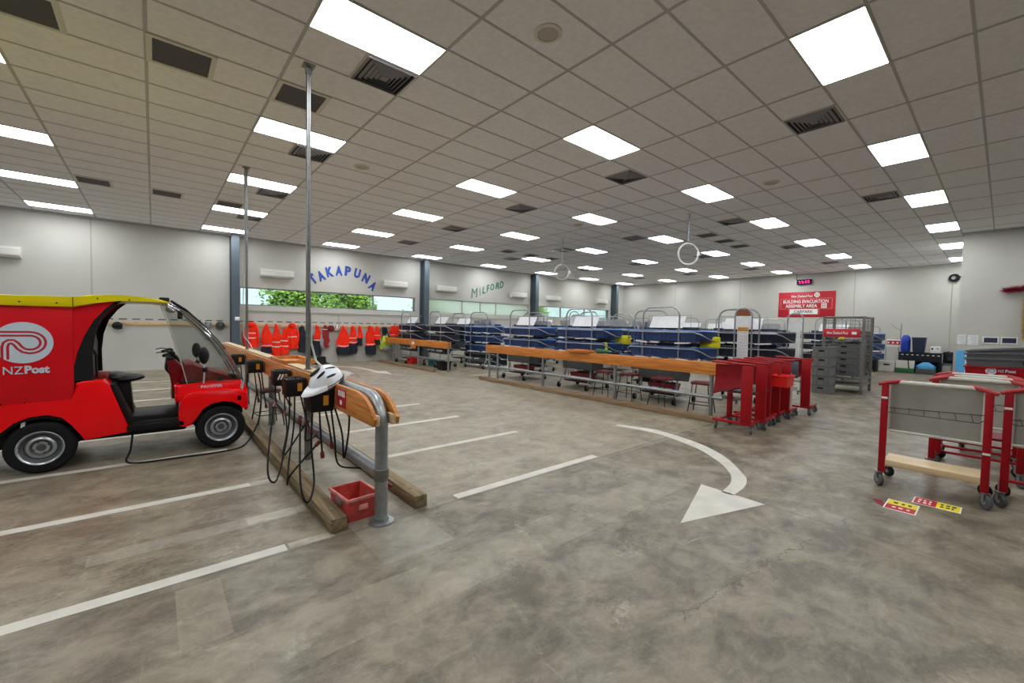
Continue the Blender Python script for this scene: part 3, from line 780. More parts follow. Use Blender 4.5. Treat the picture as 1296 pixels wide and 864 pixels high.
# wooden trays on rails
def wood_tray(lab, loc, rz, lx, ly):
    t = thing('wooden_tray', lab, 'tray', loc, rz)
    b = B(); b.bb(-lx/2, lx/2, -ly/2, ly/2, 0, .012)
    b.done('tray_base', M['oakfar'], t)
    for a in (-1, 1):
        b = B(); b.bb(a*lx/2-.01, a*lx/2+.01, -ly/2, ly/2, 0, .055, .003); b.done('side', M['oakfar'], t)
        b = B(); b.bb(-lx/2, lx/2, a*ly/2-.01, a*ly/2+.01, 0, .055, .003); b.done('end', M['oakfar'], t)
wood_tray('shallow wooden tray on top of the nearest rail', (1.48, 6.5, 1.03), 0, .36, .85)
wood_tray('shallow wooden tray on top of the long far rail', (7.64, 6.46, 1.012), 0, .28, .62)
b = B(); b.lathe([(0, 0), (.045, 0), (.05, .03), (.035, .30), (.02, .40), (.018, .42), (0, .42)], 14, T_((7.72, 6.05, 1.06)) @ RX(PI/2))
tag(b.done('green_bottle', M['green']), 'green bottle lying on the long far rail by the tray', 'bottle')

# two strut poles to the ceiling
def strut(lab, x, y, cable):
    t = thing('ceiling_pole', lab, 'pole', (x, y, 0))
    b = B(); w = .0205
    for (a0, a1, c0, c1) in [(-w, w, w-.004, w), (-w, -w+.004, -w, w), (w-.004, w, -w, w), (-w, -.009, -w, -w+.004), (.009, w, -w, -w+.004)]:
        b.bb(a0, a1, c0, c1, .55, HC)
    b.done('strut_channel', M['galv'], t, False)
    b = B(); b.bb(-w+.004, w-.004, -w+.005, -w+.010, .6, HC); b.done('slot_shadow_strip', M['dsteel'], t, False)
    b = B(); b.bb(-.06, .06, -.06, .06, HC-.012, HC); b.bb(-.03, .03, -.024, .024, HC-.09, HC-.01); b.done('ceiling_bracket', M['galv'], t)
    b = B(); b.bb(-.032, .032, -.032, .032, 0, 1.06); b.done('lower_sleeve', M['dsteel'], t)
    if cable:
        b = B(); b.tube([(-.03, 0, HC-.1), (-.032, 0, 3), (-.06, -.02, 2), (-.05, .02, 1.3), (.04, -.1, 1.15), (.05, -.3, 1.06)], .009, 8); b.done('power_cable', M['trim'], t)
    else:
        b = B(); b.tube([(.03, 0, 1.7), (.035, 0, 1.35), (.06, -.1, 1.15), (.07, -.45, 1.07)], .012, 8); b.done('power_conduit', M['trim'], t)
strut('nearer galvanised strut pole running from rail to ceiling', 1.352, 5.2, False)
strut('farther thin galvanised strut pole running from rail to ceiling', 1.352, 9.37, True)

# chargers with cables
def charger(lab, x, y, z, w, h, d, cables, printed=False):
    t = thing('battery_charger', lab, 'charger', (x, y, z), 0, 'black chargers on the nearest rail')
    b = B(); b.bb(-w/2, w/2, 0, d, 0, h, .012); b.done('casing', M['black'], t)
    b = B()
    for k in range(6): b.bb(-w/2+.02+k*(w-.04)/6, -w/2+.032+k*(w-.04)/6, .02, d-.02, h-.004, h+.008)
    b.done('cooling_fin', M['rubber'], t)
    b = B(); b.bb(.005, .05, -.003, .0, h*.3, h*.75); b.done('amber_label', M['amber'], t)
    if printed:
        b = B(); bx = -w/2
        for k in range(3): b.box((bx+.05+k*.03, -.002, h*.6), (.014, .002, .07), RY(.4))
        b.done('white_print', M['signwhite'], t)
    for pts in cables:
        P = [tuple(v) for v in spline([Vector(p) for p in pts], 6)]
        b = B(); b.tube(P, .0085, 7); c = b.done('charging_cable', M['rubber'], t)
        e = Vector(P[-1]); f = (Vector(P[-1])-Vector(P[-2])).normalized()
        b = B(); b.cyl(e-f*.01, e+f*.05, .018, 10); b.done('plug', M['vinylred'], c)
    return t
charger('black charger beneath the white helmet', 1.165, 4.0, .78, .20, .20, .22, [
    [(-.06, .1, 0), (-.08, .06, -.3), (-.1, -.1, -.6), (-.22, -.35, -.66), (-.26, -.3, -.5), (-.14, .2, -.1)],
    [(0, .1, 0), (.01, .1, -.2), (.04, .15, -.42)],
    [(.05, .1, 0), (.07, .05, -.15), (.08, 0, -.3)],
    [(.09, .05, 0), (.10, -.02, -.25), (.13, -.05, -.5), (.28, -.3, -.5), (.4, -.5, -.6)],
    [(.10, -.02, .03), (.14, -.1, -.2), (.15, -.12, -.42), (.16, -.2, -.2), (.15, -.26, 0)]])
charger('black charger with amber label left of the helmet', 1.155, 4.86, .80, .20, .19, .22, [
    [(-.05, .1, 0), (-.08, .0, -.3), (-.2, -.25, -.62), (-.3, -.45, -.72), (-.34, -.35, -.6), (-.2, .1, -.1)],
    [(0, .1, 0), (-.03, .0, -.3), (-.12, -.2, -.6), (-.2, -.5, -.74), (-.2, -.62, -.62), (.0, -.7, -.36)],
    [(.06, .1, 0), (.08, .0, -.2), (.10, -.1, -.35)],
    [(.09, .1, 0), (.12, .1, -.3), (.1, .05, -.5), (.2, -.1, -.4)]])
charger('black charger with slanted white print, third from the near end', 1.165, 5.55, .83, .18, .18, .2, [
    [(-.06, .1, 0), (-.06, .05, -.2), (.0, -.05, -.3)],
    [(.04, .1, 0), (.02, .0, -.25), (.0, -.2, -.5), (-.1, -.5, -.7), (.1, -.6, -.35)],
    [(.0, .05, 0), (.02, -.03, -.12), (.06, -.02, -.2)]], True)
charger('black charger hung over the brown stool', 1.15, 7.2, .82, .2, .18, .2, [
    [(-.09, .1, 0), (-.1, .1, -.25), (-.12, .05, -.45)],
    [(.0, .1, 0), (.02, .1, -.2), (.04, .05, -.4)],
    [(.09, .1, 0), (.12, .1, -.3), (.14, .05, -.5)]])
charger('black charger at the nose of the post vehicle', 1.15, 8.9, .80, .2, .18, .2, [
    [(-.05, .1, 0), (-.06, .1, -.3), (0, .05, -.5)], [(.05, .1, 0), (.07, .1, -.25), (.1, .05, -.45)]])
# loose cable from the vehicle across the floor
P = [tuple(v) for v in spline([Vector(p) for p in [(-.19, 6.42, .32), (-.21, 6.33, .12), (-.24, 6.22, .02), (-.1, 6.12, .01), (.2, 6.1, .01), (.6, 6.08, .01), (.85, 6.2, .012), (1.02, 6.5, .12), (1.14, 6.8, .3), (1.2, 7.1, .6), (1.2, 7.3, .80)]], 6)]
b = B(); b.tube(P, .010, 8); tag(b.done('charging_lead', M['rubber']), 'long black charging lead from vehicle over floor to the rail', 'cable')
# plastic sleeve on the rail behind helmet
t = thing('clear_cover', 'clear plastic cover lying on the rail behind the helmet', 'cover', (1.44, 4.15, 1.056))
b = B(); b.sheet([[(-.09+.18*j/6, -.16+.32*i/6, .002+.06*math.sin(PI*j/6)) for j in range(7)] for i in range(7)], (0, 0, .003)); b.done('plastic_sheet', film_mat(), t)

# white helmet on the charger
t = thing('cycle_helmet', 'white vented cycle helmet with visor on the nearest charger', 'helmet', (1.235, 4.10, 1.01), math.radians(10)); t.rotation_euler = (math.radians(4), math.radians(-24), math.radians(14))
b = B()
rows = []
for i in range(11):
    z = i/10; k = math.sqrt(max(0, 1-(z*.98)**2))
    rows.append([(.17*k*math.cos(2*PI*j/28), .115*k*math.sin(2*PI*j/28)*(1+.05*math.sin(6*PI*j/28)), .165*z*(1+.10*math.cos(2*PI*j/28))+.015) for j in range(28)])
b.loft(rows); hs = b.done('shell', M['shellwhite'], t)
b = B()
rows = [[(.172*s*math.cos(2*PI*j/28), .117*s*math.sin(2*PI*j/28), z) for j in range(28)] for s, z in ((.9, -.01), (.98, 0), (1.0, .018), (.96, .03))]
b.loft(rows); b.done('inner_liner', M['greytub'], t)
for yy, xx, ln in [(-.045, .06, .055), (.0, .07, .06), (.045, .06, .055), (-.06, -.05, .05), (.0, -.06, .06), (.06, -.05, .05), (-.095, .02, .05), (.095, .02, .05)]:
    zz = .165*math.sqrt(max(0.05, 1-(xx/.17)**2-(yy/.115)**2))+.015
    b = B(); b.ell((xx, yy, zz), (ln, .012, .012), 12, 8, RY(math.atan2(xx*.95, .17)*1.0)); b.done('vent_slot', M['black'], hs)
b = B()
rows = []
for i in range(6):
    q = i/5; rows.append([(-(.150+.105*q*math.cos(th*.55))*math.cos(th)*(1-.0*q), (.112+.012*q)*math.sin(th), .052-.035*q-.010*math.sin(th)**2+.012*math.sin(PI*q)) for th in [math.radians(-72+144*j/12) for j in range(13)]])
b.sheet(rows, (0, 0, .007)); b.done('visor', M['shellwhite'], t)
b = B(); b.torus((0, 0, .03), .118, .005, Matrix.Diagonal((1.45, 1., 1.)).to_3x3().to_4x4(), 28, 6); b.done('edge_band', M['black'], t)

# red tote on the floor by the post
def tote(name, lab, cat, loc, rz, L, W, H, m, wall=.012, holes=True):
    t = thing(name, lab, cat, loc, rz)
    b = B(); tp = .88
    o0 = [(s*L/2*tp, u*W/2*tp, 0) for s, u in ((-1, -1), (1, -1), (1, 1), (-1, 1))]
    o1 = [(s*L/2, u*W/2, H) for s, u in ((-1, -1), (1, -1), (1, 1), (-1, 1))]
    i1 = [(s*(L/2-wall), u*(W/2-wall), H) for s, u in ((-1, -1), (1, -1), (1, 1), (-1, 1))]
    i0 = [(s*(L/2*tp-wall), u*(W/2*tp-wall), wall) for s, u in ((-1, -1), (1, -1), (1, 1), (-1, 1))]
    b.loft([o0, o1, i1, i0]); b.done('tote_body', M[m], t)
    b = B(); e = .012
    for s in (-1, 1):
        b.bb(s*L/2-e*.6, s*L/2+e*.9, -W/2-e, W/2+e, H-.02, H+.004, .003); b.bb(-L/2-e, L/2+e, s*W/2-e*.6, s*W/2+e*.9, H-.02, H+.004, .003)
    b.done('tote_rim', M['tote_rim'] if m == 'totered' else M[m], t)
    if holes:
        for s in (-1, 1):
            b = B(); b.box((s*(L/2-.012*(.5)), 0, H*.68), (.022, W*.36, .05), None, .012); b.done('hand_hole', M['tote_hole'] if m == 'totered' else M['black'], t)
            b = B(); b.box((0, s*(W/2-.010), H*.55), (L*.30, .022, .05), None, .012); b.done('label_recess', M['tote_rim'] if m == 'totered' else M[m], t)
    return t
M['totered'] = mat('scuffed_red_plastic', '#C2463C', .55, var=.35, scale=9, bump=.1, detail=8)
M['tote_rim'] = mat('scuffed_pink_rim', '#D98A80', .6, var=.25, scale=14)
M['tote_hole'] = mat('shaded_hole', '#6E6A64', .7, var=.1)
tote('mail_tote', 'scuffed red plastic tote on the floor beside the bent post', 'tote', (1.275, 3.5, 0), math.radians(4), .27, .36, .19, 'totered')

# stools
def stool(lab, x, y, rz, seat, z=.6, w=.32):
    t = thing('stool', lab, 'stool', (x, y, 0), rz)
    b = B(); b.box((0, 0, z-.025), (w, w, .05), None, .02, 3); b.done('seat', M[seat], t)
    f = w/2-.03; g = w/2+.03
    for s in (-1, 1):
        for u in (-1, 1):
            b = B(); b.tube([(s*f*.6, u*f, z-.055), (s*f, u*f, z-.06), (s*f*1.03, u*f*1.03, z-.12), (s*g, u*g, 0)], .010, 8); b.done('leg', M['wire'], t)
    b = B()
    zz = .18; q = g-(g-f)*zz/z
    for s in (-1, 1): b.cyl((s*q, -q, zz), (s*q, q, zz), .007, 8); b.cyl((-q, s*q, zz), (q, s*q, zz), .007, 8)
    b.done('foot_ring', M['wire'], t)
    return t
stool('brown topped black stool beside the nearest rail', 1.33, 7.33, .1, 'stoolbrown', .56, .30)
s0 = stool('maroon vinyl stool behind the long rail, farthest of the four', 7.98, 5.98, .1, 'vinylred', .6, .34)
s0['group'] = 'stools behind the long far rail'
for (y, x, w) in [(5.36, 8.02, 'second farthest of the four'), (4.55, 7.98, 'second nearest of the four'), (3.72, 7.98, 'nearest the red trolleys')]:
    dup_fast(s0, (x, y, 0), rnd.uniform(-.2, .2), 'maroon vinyl stool behind the long rail, '+w)

# ------------------------------------------------------------------ sorting frames
def arc_hoop(w, z0, z1, r, x=0., n=7):
    p = [(x, -w/2, z0), (x, -w/2, (z0+z1)/2), (x, -w/2, z1-r)]
    p += [(x, -w/2+r-r*math.cos(a), z1-r+r*math.sin(a)) for a in [PI/2*k/n for k in range(1, n+1)]]
    p += [(x, w/2-r+r*math.sin(a), z1-r+r*math.cos(a)) for a in [PI/2*k/n for k in range(0, n+1)]]
    p += [(x, w/2, (z0+z1)/2), (x, w/2, z0)]
    return p
TRAYM = {}
def sorting_frame(lab, loc, rz, tiers=3, tub='vinylred', board=True, dark=False, hoopr=.2, extra=None):
    t = thing('sorting_frame', lab, 'sorting frame', loc, rz, 'blue mail sorting frames')
    b = B(); b.tube(arc_hoop(.86, .22, 2.07, hoopr), .019, 10); b.done('back_hoop', M['tube'], t)
    zs = [1.55, 1.20, .86, .56, .32][:tiers]
    W = .76
    for k, z in enumerate(zs):
        h = .21 if k < 3 else .17
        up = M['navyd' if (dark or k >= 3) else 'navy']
        plan = [(.50, -W-.24), (.06, -W), (.045, -W+.12), (.045, W-.12), (.06, W), (.50, W+.24)]
        b = B()
        # back panel leaning out at the top, tray floor, ribs
        b.sheet([[(x-.04*q, y*(1+.02*q), z-h+h*q) for (x, y) in plan] for q in (0, .5, 1)], (.006, 0, 0))
        inner = [(.56, -W+.10), (.38, -W+.28), (.36, -W+.3), (.36, W-.3), (.38, W-.28), (.56, W-.10)]
        b.sheet([[(x, y, z-h) for x, y in plan], [(x, y, z-h-.03) for x, y in inner]], (0, 0, .006))
        for q in range(13):
            y = -W+.12+q*(2*W-.24)/12
            b.prism([(.012, z-.02), (.040, z-h+.01), (.030, z-h+.01), (.002, z-.02)], y-.006, y+.006, 'xz')
        tr = b.done('tray', up, t)
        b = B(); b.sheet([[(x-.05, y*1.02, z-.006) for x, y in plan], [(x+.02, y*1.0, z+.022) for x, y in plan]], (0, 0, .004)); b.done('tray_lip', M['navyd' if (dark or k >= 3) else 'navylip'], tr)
        b = B(); b.tube([(x-.055, y*1.02, z-.022) for x, y in plan[1:-1]], .014, 8)
        b.done('rim_tube', M['tube'], tr)
        for q in (-1, 1):
            b = B(); b.tube([(.0, q*W, z-.022), (.06, q*(W+.10), z-.06), (.26, q*(W+.22), z-.17), (.50, q*(W+.24), z-.19)], .013, 8); b.done('brace', M['tube'], tr)
            b = B(); b.box((.34, q*(W+.02), z-h+.05), (.30, .20, .11), RZ(q*.3), .01); b.done('end_bin', M['navyd'], tr)
        b = B(); b.bb(.34, .50, -W+.08, W-.08, z-h, z+.09, .01)
        for q in range(12): b.bb(.332, .345, -W+.14+q*.122, -W+.15+q*.122, z-h, z+.08)
        b.done('rear_bins', M['navyd'], tr)
        # mail standing in the tray
        b = B(); r = random.Random(int(z*100)+len(lab))
        for q in range(6):
            y = -W+.2+q*.25+r.uniform(-.05, .05)
            b.box((.16+r.uniform(0, .08), y, z-h+.11), (.16, .09+r.uniform(0, .1), .17+r.uniform(0, .09)), RY(.25) @ RX(r.uniform(-.2, .2)))
        b.done('mail', M['paper' if k % 2 else 'papergrey'], tr)
        b = B()
        for q in range(3):
            y = -W+.3+q*.5+r.uniform(-.1, .1); b.box((.0, y, z-h-.035), (.09, .16+r.uniform(0, .2), .03), RX(r.uniform(-.1, .1)))
        b.done('loose_mail', M['paper'], tr)
    # grey lower case
    b = B(); b.prism([(-.06, .86-.31*(0)), (-.02, .50), (.36, .46), (.44, .62)] if tiers <= 3 else [(-.03, .3), (0, .2), (.4, .2), (.42, .3)], -.5, .5, 'xz', .01)
    b.done('lower_case', M['greytub'], t)
    # open red or black bin on base
    if tub:
        t2 = B(); L, W2, H = .34, .62, .2
        o = lambda f, zz: [(.22+s*L/2*f, u*W2/2*f, zz) for s, u in ((-1, -1), (1, -1), (1, 1), (-1, 1))]
        t2.loft([o(.85, .195), o(1, .40), o(.94, .40), o(.8, .22)]); t2.done('base_bin', M[tub], t)
    # base legs with castors
    for s in (-1, 1):
        b = B(); b.tube([(0, s*.43, .5), (-.04, s*.43, .3), (.0, s*.45, .18), (.3, s*.45, .17), (.6, s*.5, .17)], .016, 8); b.done('base_leg', M['tube'], t)
        b = B(); b.tube([(-.02, s*.43, .32), (-.12, s*.46, .22), (-.2, s*.47, .12)], .014, 8); b.done('base_leg', M['tube'], t)
        for (cx, cy) in ((-.2, s*.47), (.6, s*.5)):
            b = B(); b.lathe([(0, -.02), (.06, -.02), (.065, -.012), (.065, .012), (.06, .02), (0, .02)], 16, T_((cx, cy, .065)) @ RX(PI/2)); cw = b.done('castor', M['rubber'], t)
            b = B(); b.prism([(cx-.02, .06), (cx+.02, .06), (cx+.03, .14), (cx-.03, .14)], cy-.03, cy-.022, 'xz'); b.prism([(cx-.02, .06), (cx+.02, .06), (cx+.03, .14), (cx-.03, .14)], cy+.022, cy+.03, 'xz'); b.bb(cx-.03, cx+.03, cy-.03, cy+.03, .135, .145); b.done('castor_fork', M['dsteel'], cw)
    b = B(); b.bb(.03, .60, -.44, .44, .155, .19, .006); b.done('base_shade_plate', M['black'], t)  # black plate added to stand in for the shade beneath the frame
    b = B(); b.cyl((-.02, -.43, .3), (-.02, .43, .3), .014, 10); b.cyl((.55, -.5, .17), (.55, .5, .17), .014, 10); b.done('cross_bar', M['tube'], t)
    if board:
        b = B(); b.sheet([[(.20+.16*i, -.40+.8*j/3, 1.62+.26*i) for j in range(4)] for i in range(2)], (.004, 0, 0)); bd = b.done('reading_board', M['paper'], t)
        b = B(); b.tube([(.36, -.52, 1.90), (.36, .52, 1.90)], .006, 6); b.tube([(.36, -.5, 1.5), (.36, -.5, 1.9)], .006, 6); b.tube([(.36, .5, 1.5), (.36, .5, 1.9)], .006, 6); b.done('board_wire', M['tube'], bd)
    else:
        b = B(); r = random.Random(len(lab)*3)
        for q in range(7):
            y = -.45+q*.14
            b.box((.3, y, 1.68), (.24, .03+r.uniform(0, .05), .22+r.uniform(-.05, .08)), RX(r.uniform(-.3, .3)))
        b.done('stacked_mail', M['papergrey'], t)
    return t
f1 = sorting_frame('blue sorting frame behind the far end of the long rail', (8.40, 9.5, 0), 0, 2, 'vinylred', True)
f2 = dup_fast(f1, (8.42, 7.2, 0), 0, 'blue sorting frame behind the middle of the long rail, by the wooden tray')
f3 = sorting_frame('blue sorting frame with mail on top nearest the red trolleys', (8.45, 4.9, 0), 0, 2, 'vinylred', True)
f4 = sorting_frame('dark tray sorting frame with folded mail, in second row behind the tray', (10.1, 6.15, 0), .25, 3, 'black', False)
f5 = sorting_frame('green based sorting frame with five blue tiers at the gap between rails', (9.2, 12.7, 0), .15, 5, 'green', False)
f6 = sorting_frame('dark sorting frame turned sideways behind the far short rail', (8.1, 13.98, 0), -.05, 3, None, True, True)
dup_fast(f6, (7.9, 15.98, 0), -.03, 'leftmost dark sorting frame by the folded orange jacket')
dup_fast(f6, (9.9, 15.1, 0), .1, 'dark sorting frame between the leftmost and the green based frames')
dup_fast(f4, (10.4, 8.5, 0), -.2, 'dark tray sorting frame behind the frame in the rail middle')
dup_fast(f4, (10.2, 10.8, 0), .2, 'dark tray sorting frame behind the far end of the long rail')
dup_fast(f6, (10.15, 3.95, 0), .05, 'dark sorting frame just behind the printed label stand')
k = 0
rowname = ['third', 'fourth', 'fifth', 'sixth']
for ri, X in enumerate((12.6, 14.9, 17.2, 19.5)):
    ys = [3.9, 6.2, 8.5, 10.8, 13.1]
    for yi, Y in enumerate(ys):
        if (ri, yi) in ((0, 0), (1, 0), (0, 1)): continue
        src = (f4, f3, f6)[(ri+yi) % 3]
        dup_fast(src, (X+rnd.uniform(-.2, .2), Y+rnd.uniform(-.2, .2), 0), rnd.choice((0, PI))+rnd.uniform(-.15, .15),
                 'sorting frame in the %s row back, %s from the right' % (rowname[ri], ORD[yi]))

# printed label stands (narrow hoops with a long sheet)
def label_stand(lab, loc, rz, top):
    t = thing('label_stand', lab, 'label stand', loc, rz, 'narrow hooped label stands')
    b = B(); b.tube(arc_hoop(.34, .1, 2.06, .15), .017, 10); b.done('hoop', M['tube'], t)
    b = B(); b.bb(-.012, -.006, -.11, .11, .62, 1.62); sh = b.done('printed_sheet', M['paper'], t)
    b = B()
    for q in range(14): b.bb(-.0135, -.012, -.10, .10, .66+q*.068, .664+q*.068)
    for q in range(5): b.bb(-.0135, -.012, -.08+q*.04, -.076+q*.04, .66, 1.58)
    b.done('print_grid', M['papergrey'], sh)
    b = B(); b.bb(-.012, -.006, -.15, .15, 1.62, 1.90); b.done('top_card', M['paper'], t)
    if top:
        b = B(); b.prism([(-.15, 1.90), (.15, 1.90), (.13, 1.98), (.07, 2.035), (-.07, 2.035), (-.13, 1.98)], -.012, -.006, 'yz'); b.done('top_picture', M['brownbox'], t)
        b = B(); b.bb(-.015, -.012, -.1, .1, 1.58, 1.66); b.done('amber_strip', M['amber'], t)
    b = B(); b.bb(-.2, .2, -.17, -.13, .06, .1); b.bb(-.2, .2, .13, .17, .06, .1)
    for s in (-1, 1):
        for u in (-.18, .18): b.cyl((u, s*.15-.012, .035), (u, s*.15+.012, .035), .035, 14)
    b.done('base', M['dsteel'], t)
    return t
l0 = label_stand('hooped stand with long printed sheet and brown top picture', (9.5, 3.6, 0), 0, True)
l1 = label_stand('narrow hooped stand with pale sheet, between first two sorting frames', (9.55, 8.35, 0), .1, False)
dup_fast(l1, (12.6, 3.52, 0), .1, 'narrow hooped stand with pale sheet, left of the mesh cage')
# satchels hung on the frames
def satchel(lab, x, y, z, w, h, m):
    t = thing('satchel', lab, 'satchel', (x, y, z), rnd.uniform(-.2, .2))
    b = B(); b.box((0, 0, 0), (.1, w, h), None, .03, 3); b.done('bag', M[m], t)
    b = B(); b.box((-.035, 0, h*.25), (.06, w*.96, h*.5), None, .02); b.done('flap', M[m], t)
    b = B(); b.tube([(0, -w*.45, h*.4), (.02, -w*.2, h*.9), (.02, w*.2, h*.9), (0, w*.45, h*.4)], .012, 6); b.done('strap', M['black'], t)
satchel('bright yellow satchel hung on the frame nearest the label stand', 8.9, 4.02, 1.33, .40, .24, 'yellowsat')
satchel('yellow satchel hung between the first and second frame rows', 8.95, 6.20, 1.30, .42, .22, 'yellowsat')
satchel('small lime satchel on the nearest sorting frame corner', 8.62, 4.2, 1.15, .14, .16, 'lime')
satchel('small lime satchel on the middle sorting frame corner', 8.55, 6.45, 1.13, .16, .2, 'lime')
# loose items below the short rail
tote('tote_box', 'teal plastic box under the far short rail', 'tote', (8.25, 14.2, 0), .05, .34, .56, .24, 'teal')
tote('tote_box', 'red plastic box under the far short rail by the wall', 'tote', (7.9, 15.4, 0), .1, .35, .4, .22, 'cratered')
tote('tote_box', 'black plastic box under the far short rail near the post', 'tote', (7.75, 12.75, 0), -.1, .34, .5, .28, 'black')

# ------------------------------------------------------------------ red trolleys
def castor(parent, x, y, r=.06, m='greytub', a=0., top=.17):
    Mx = T_((x, y, r)) @ RZ(a)
    b = B(); b.lathe([(0, -.016), (r*.9, -.016), (r, -.009), (r, .009), (r*.9, .016), (0, .016)], 20, Mx @ RX(PI/2)); c = b.done('castor_wheel', M[m], parent)
    b = B(); b.lathe([(0, -.02), (r*.35, -.019), (r*.35, .019), (0, .02)], 12, Mx @ RX(PI/2)); b.done('hub', M['tube'], c)
    b = B()
    for s in (-1, 1):
        b.box(Mx @ Vector((.008, s*.024, (top-r)*.45)), (.035, .004, (top-r)*.95), RZ(a))
    b.box(Mx @ Vector((.008, 0, top-r-.006)), (.05, .055, .012), RZ(a)); b.done('castor_fork', M['galv'], c)

def post_trolley(lab, x, y0, y1, extra=None):
    """mid-room nestable trolley: base bar, end post, top rail, slung sheet"""
    t = thing('mail_trolley', lab, 'trolley', (x, y0, 0), 0, 'nested red trolleys by the long rail')
    w = y1-y0
    b = B(); b.bb(-.03, .03, -.03, w+.02, .13, .165, .004); b.bb(0, .55, .02, .06, .13, .16, .004); b.bb(0, .55, w-.06, w-.02, .13, .16, .004); b.done('base_frame', M['tred'], t)
    b = B(); b.bb(-.025, .03, .0, .15, .16, 1.05, .006); b.done('end_post', M['tred'], t)
    b = B(); b.bb(.40, .45, w-.1, w-.02, .16, 1.03, .006); b.done('rear_post', M['tredd'], t)
    b = B(); b.tube([(0, -.04, 1.065), (0, w+.06, 1.085), (.2, w+.06, 1.085), (.43, w-.03, 1.05)], .018, 10); b.done('top_rail', M['tred'], t)
    b = B(); b.sheet([[(.03+.05*math.sin(i*.8)-.04*i/3, .14+(w-.12)*j/4+.03*i/3, 1.05-.5*i/3*(1-.35*(4-j)/4)) for j in range(5)] for i in range(4)], (.012, 0, 0)); b.done('slung_sheet', M['tredd'], t)
    b = B()
    for q in range(6): b.cyl((.0, .06+q*w/6, .62), (.42, .06+q*w/6, .60), .004, 6)
    b.tube([(0, .05, .62), (0, w, .62)], .005, 6); b.tube([(.42, .05, .60), (.42, w, .60)], .005, 6); b.done('wire_shelf', M['wire'], t)
    for (cx, cy) in ((0, 0), (0, w-.02), (.5, .04), (.5, w-.04)): castor(t, cx, cy, .06, 'greytub', .5+cx, .135)
    return t
p0 = post_trolley('red trolley at the near end of the nested row', 6.95, 2.47, 3.02)
nm = ['second', 'third', 'fourth', 'fifth', 'sixth']
for k, (x, y) in enumerate([(7.45, 2.44), (7.85, 2.50), (8.3, 2.50), (8.75, 2.48), (9.5, 2.36)]):
    dup_fast(p0, (x, y, 0), 0, 'red trolley, %s from the near end of the nested row' % nm[k])
tote('mail_tote', 'bright red tray hung on the nested red trolleys', 'tote', (8.12, 2.42, .66), 0, .34, .26, .19, 'cratered', .01, False)
t = thing('folding_hand_truck', 'slate folding hand truck with pale handle against the last red trolley', 'hand truck', (9.2, 2.62, 0))
b = B(); b.bb(-.02, .02, -.13, .13, .72, 1.03, .01); b.done('back_plate', M['steel_paint'], t)
b = B(); b.tube([(0, -.03, .05), (0, -.03, .8)], .025, 8); b.tube([(0, .05, .05), (0, .0, .7)], .018, 8); b.box((-.02, -.08, .52), (.03, .1, .08)); b.done('handle', M['offwhite'], t)
b = B(); b.bb(-.1, .1, -.12, .12, 0, .05, .01); b.done('toe_plate', M['dsteel'], t)

def liner_trolley(lab, loc, rz, shelf=True, group='grey lined trolleys at right', w=.72):
    t = thing('mail_trolley', lab, 'trolley', loc, rz, group)
    for k, y in enumerate((0, w)):
        b = B(); b.bb(-.02, .02, y-.028, y+.028, .15, 1.07, .005)
        p = b.done('post', M['tred'], t)
        b = B()
        b.bb(-.022, -.019, y-.025, y+.025, .50+.42*k, .52+.42*k)
        b.done('pale_tape', M['signwhite'], p, False)
        b = B(); b.bb(0, .48, y-.02, y+.02, .14, .175, .004); b.done('base_rail', M['tred'], t)
        s = -1 if k else 1
        b = B(); b.tube([(-.02, y-s*.05, 1.065), (.0, y, 1.085), (.10, y+s*.09, 1.10), (.14, y+s*.16, 1.105)], [.016, .022, .022, .015], 10); b.done('corner_grip', M['tredgrip'], t)
        castor(t, 0, y-s*.015, .065, 'greytub', .6, .15); castor(t, .46, y, .06, 'rubber', .9, .145)
    b = B(); b.tube([(.10, .05, 1.09), (.10, w-.05, 1.09)], .024, 12); b.done('top_pad', M['liner_edge'], t)
    n = 8
    b = B(); b.sheet([[(.09+.02*math.sin(PI*j/n)*math.sin(PI*i/5), .03+(w-.06)*j/n, 1.08-.50*i/5) for j in range(n+1)] for i in range(6)], (.012, 0, 0)); ln = b.done('liner_sheet', M['canvas'], t)
    b = B(); b.tube([(.088, .03, .58), (.088, w-.03, .58)], .014, 8); b.tube([(.088, .03, .58), (.088, .03, 1.08)], .012, 8); b.tube([(.088, w-.03, .58), (.088, w-.03, 1.08)], .012, 8); b.done('liner_edging', M['liner_edge'], ln)
    b = B(); z = .80
    b.tube([(-.01, .02, z+.02), (-.06, .06, z-.01), (-.06, w-.04, z-.01), (-.01, w-.02, z)], .004, 6); b.tube([(.07, .03, z+.05), (.07, w-.03, z+.02)], .004, 6)
    for q in range(6): y = .09+q*(w-.18)/5; b.cyl((-.06, y, z-.01), (.07, y+.02, z+.035), .003, 6)
    b.done('wire_shelf', M['wire'], t)
    if shelf:
        b = B(); b.bb(-.015, .34, .02, w-.01, .22, .285, .006); b.done('timber_shelf', M['piney'], t)
    b = B(); b.tube([(.46, 0, .16), (.46, w, .16)], .016, 8); b.done('rear_bar', M['tred'], t)
    return t
liner_trolley('grey lined red trolley with timber shelf, front right', (5.80, .065, 0), 0)
liner_trolley('grey lined red trolley cut off at the right edge of the photo', (5.98, -.77, 0), 0, False)
n1 = liner_trolley('red trolley nested directly behind the front grey lined one', (6.9, -.16, 0), 0, False, 'red trolleys nested at right', .66)
dup_fast(n1, (7.3, -.18, 0), 0, 'red trolley third back in the right hand nest')
dup_fast(n1, (7.75, -.14, 0), 0, 'red trolley last in the right hand nest')
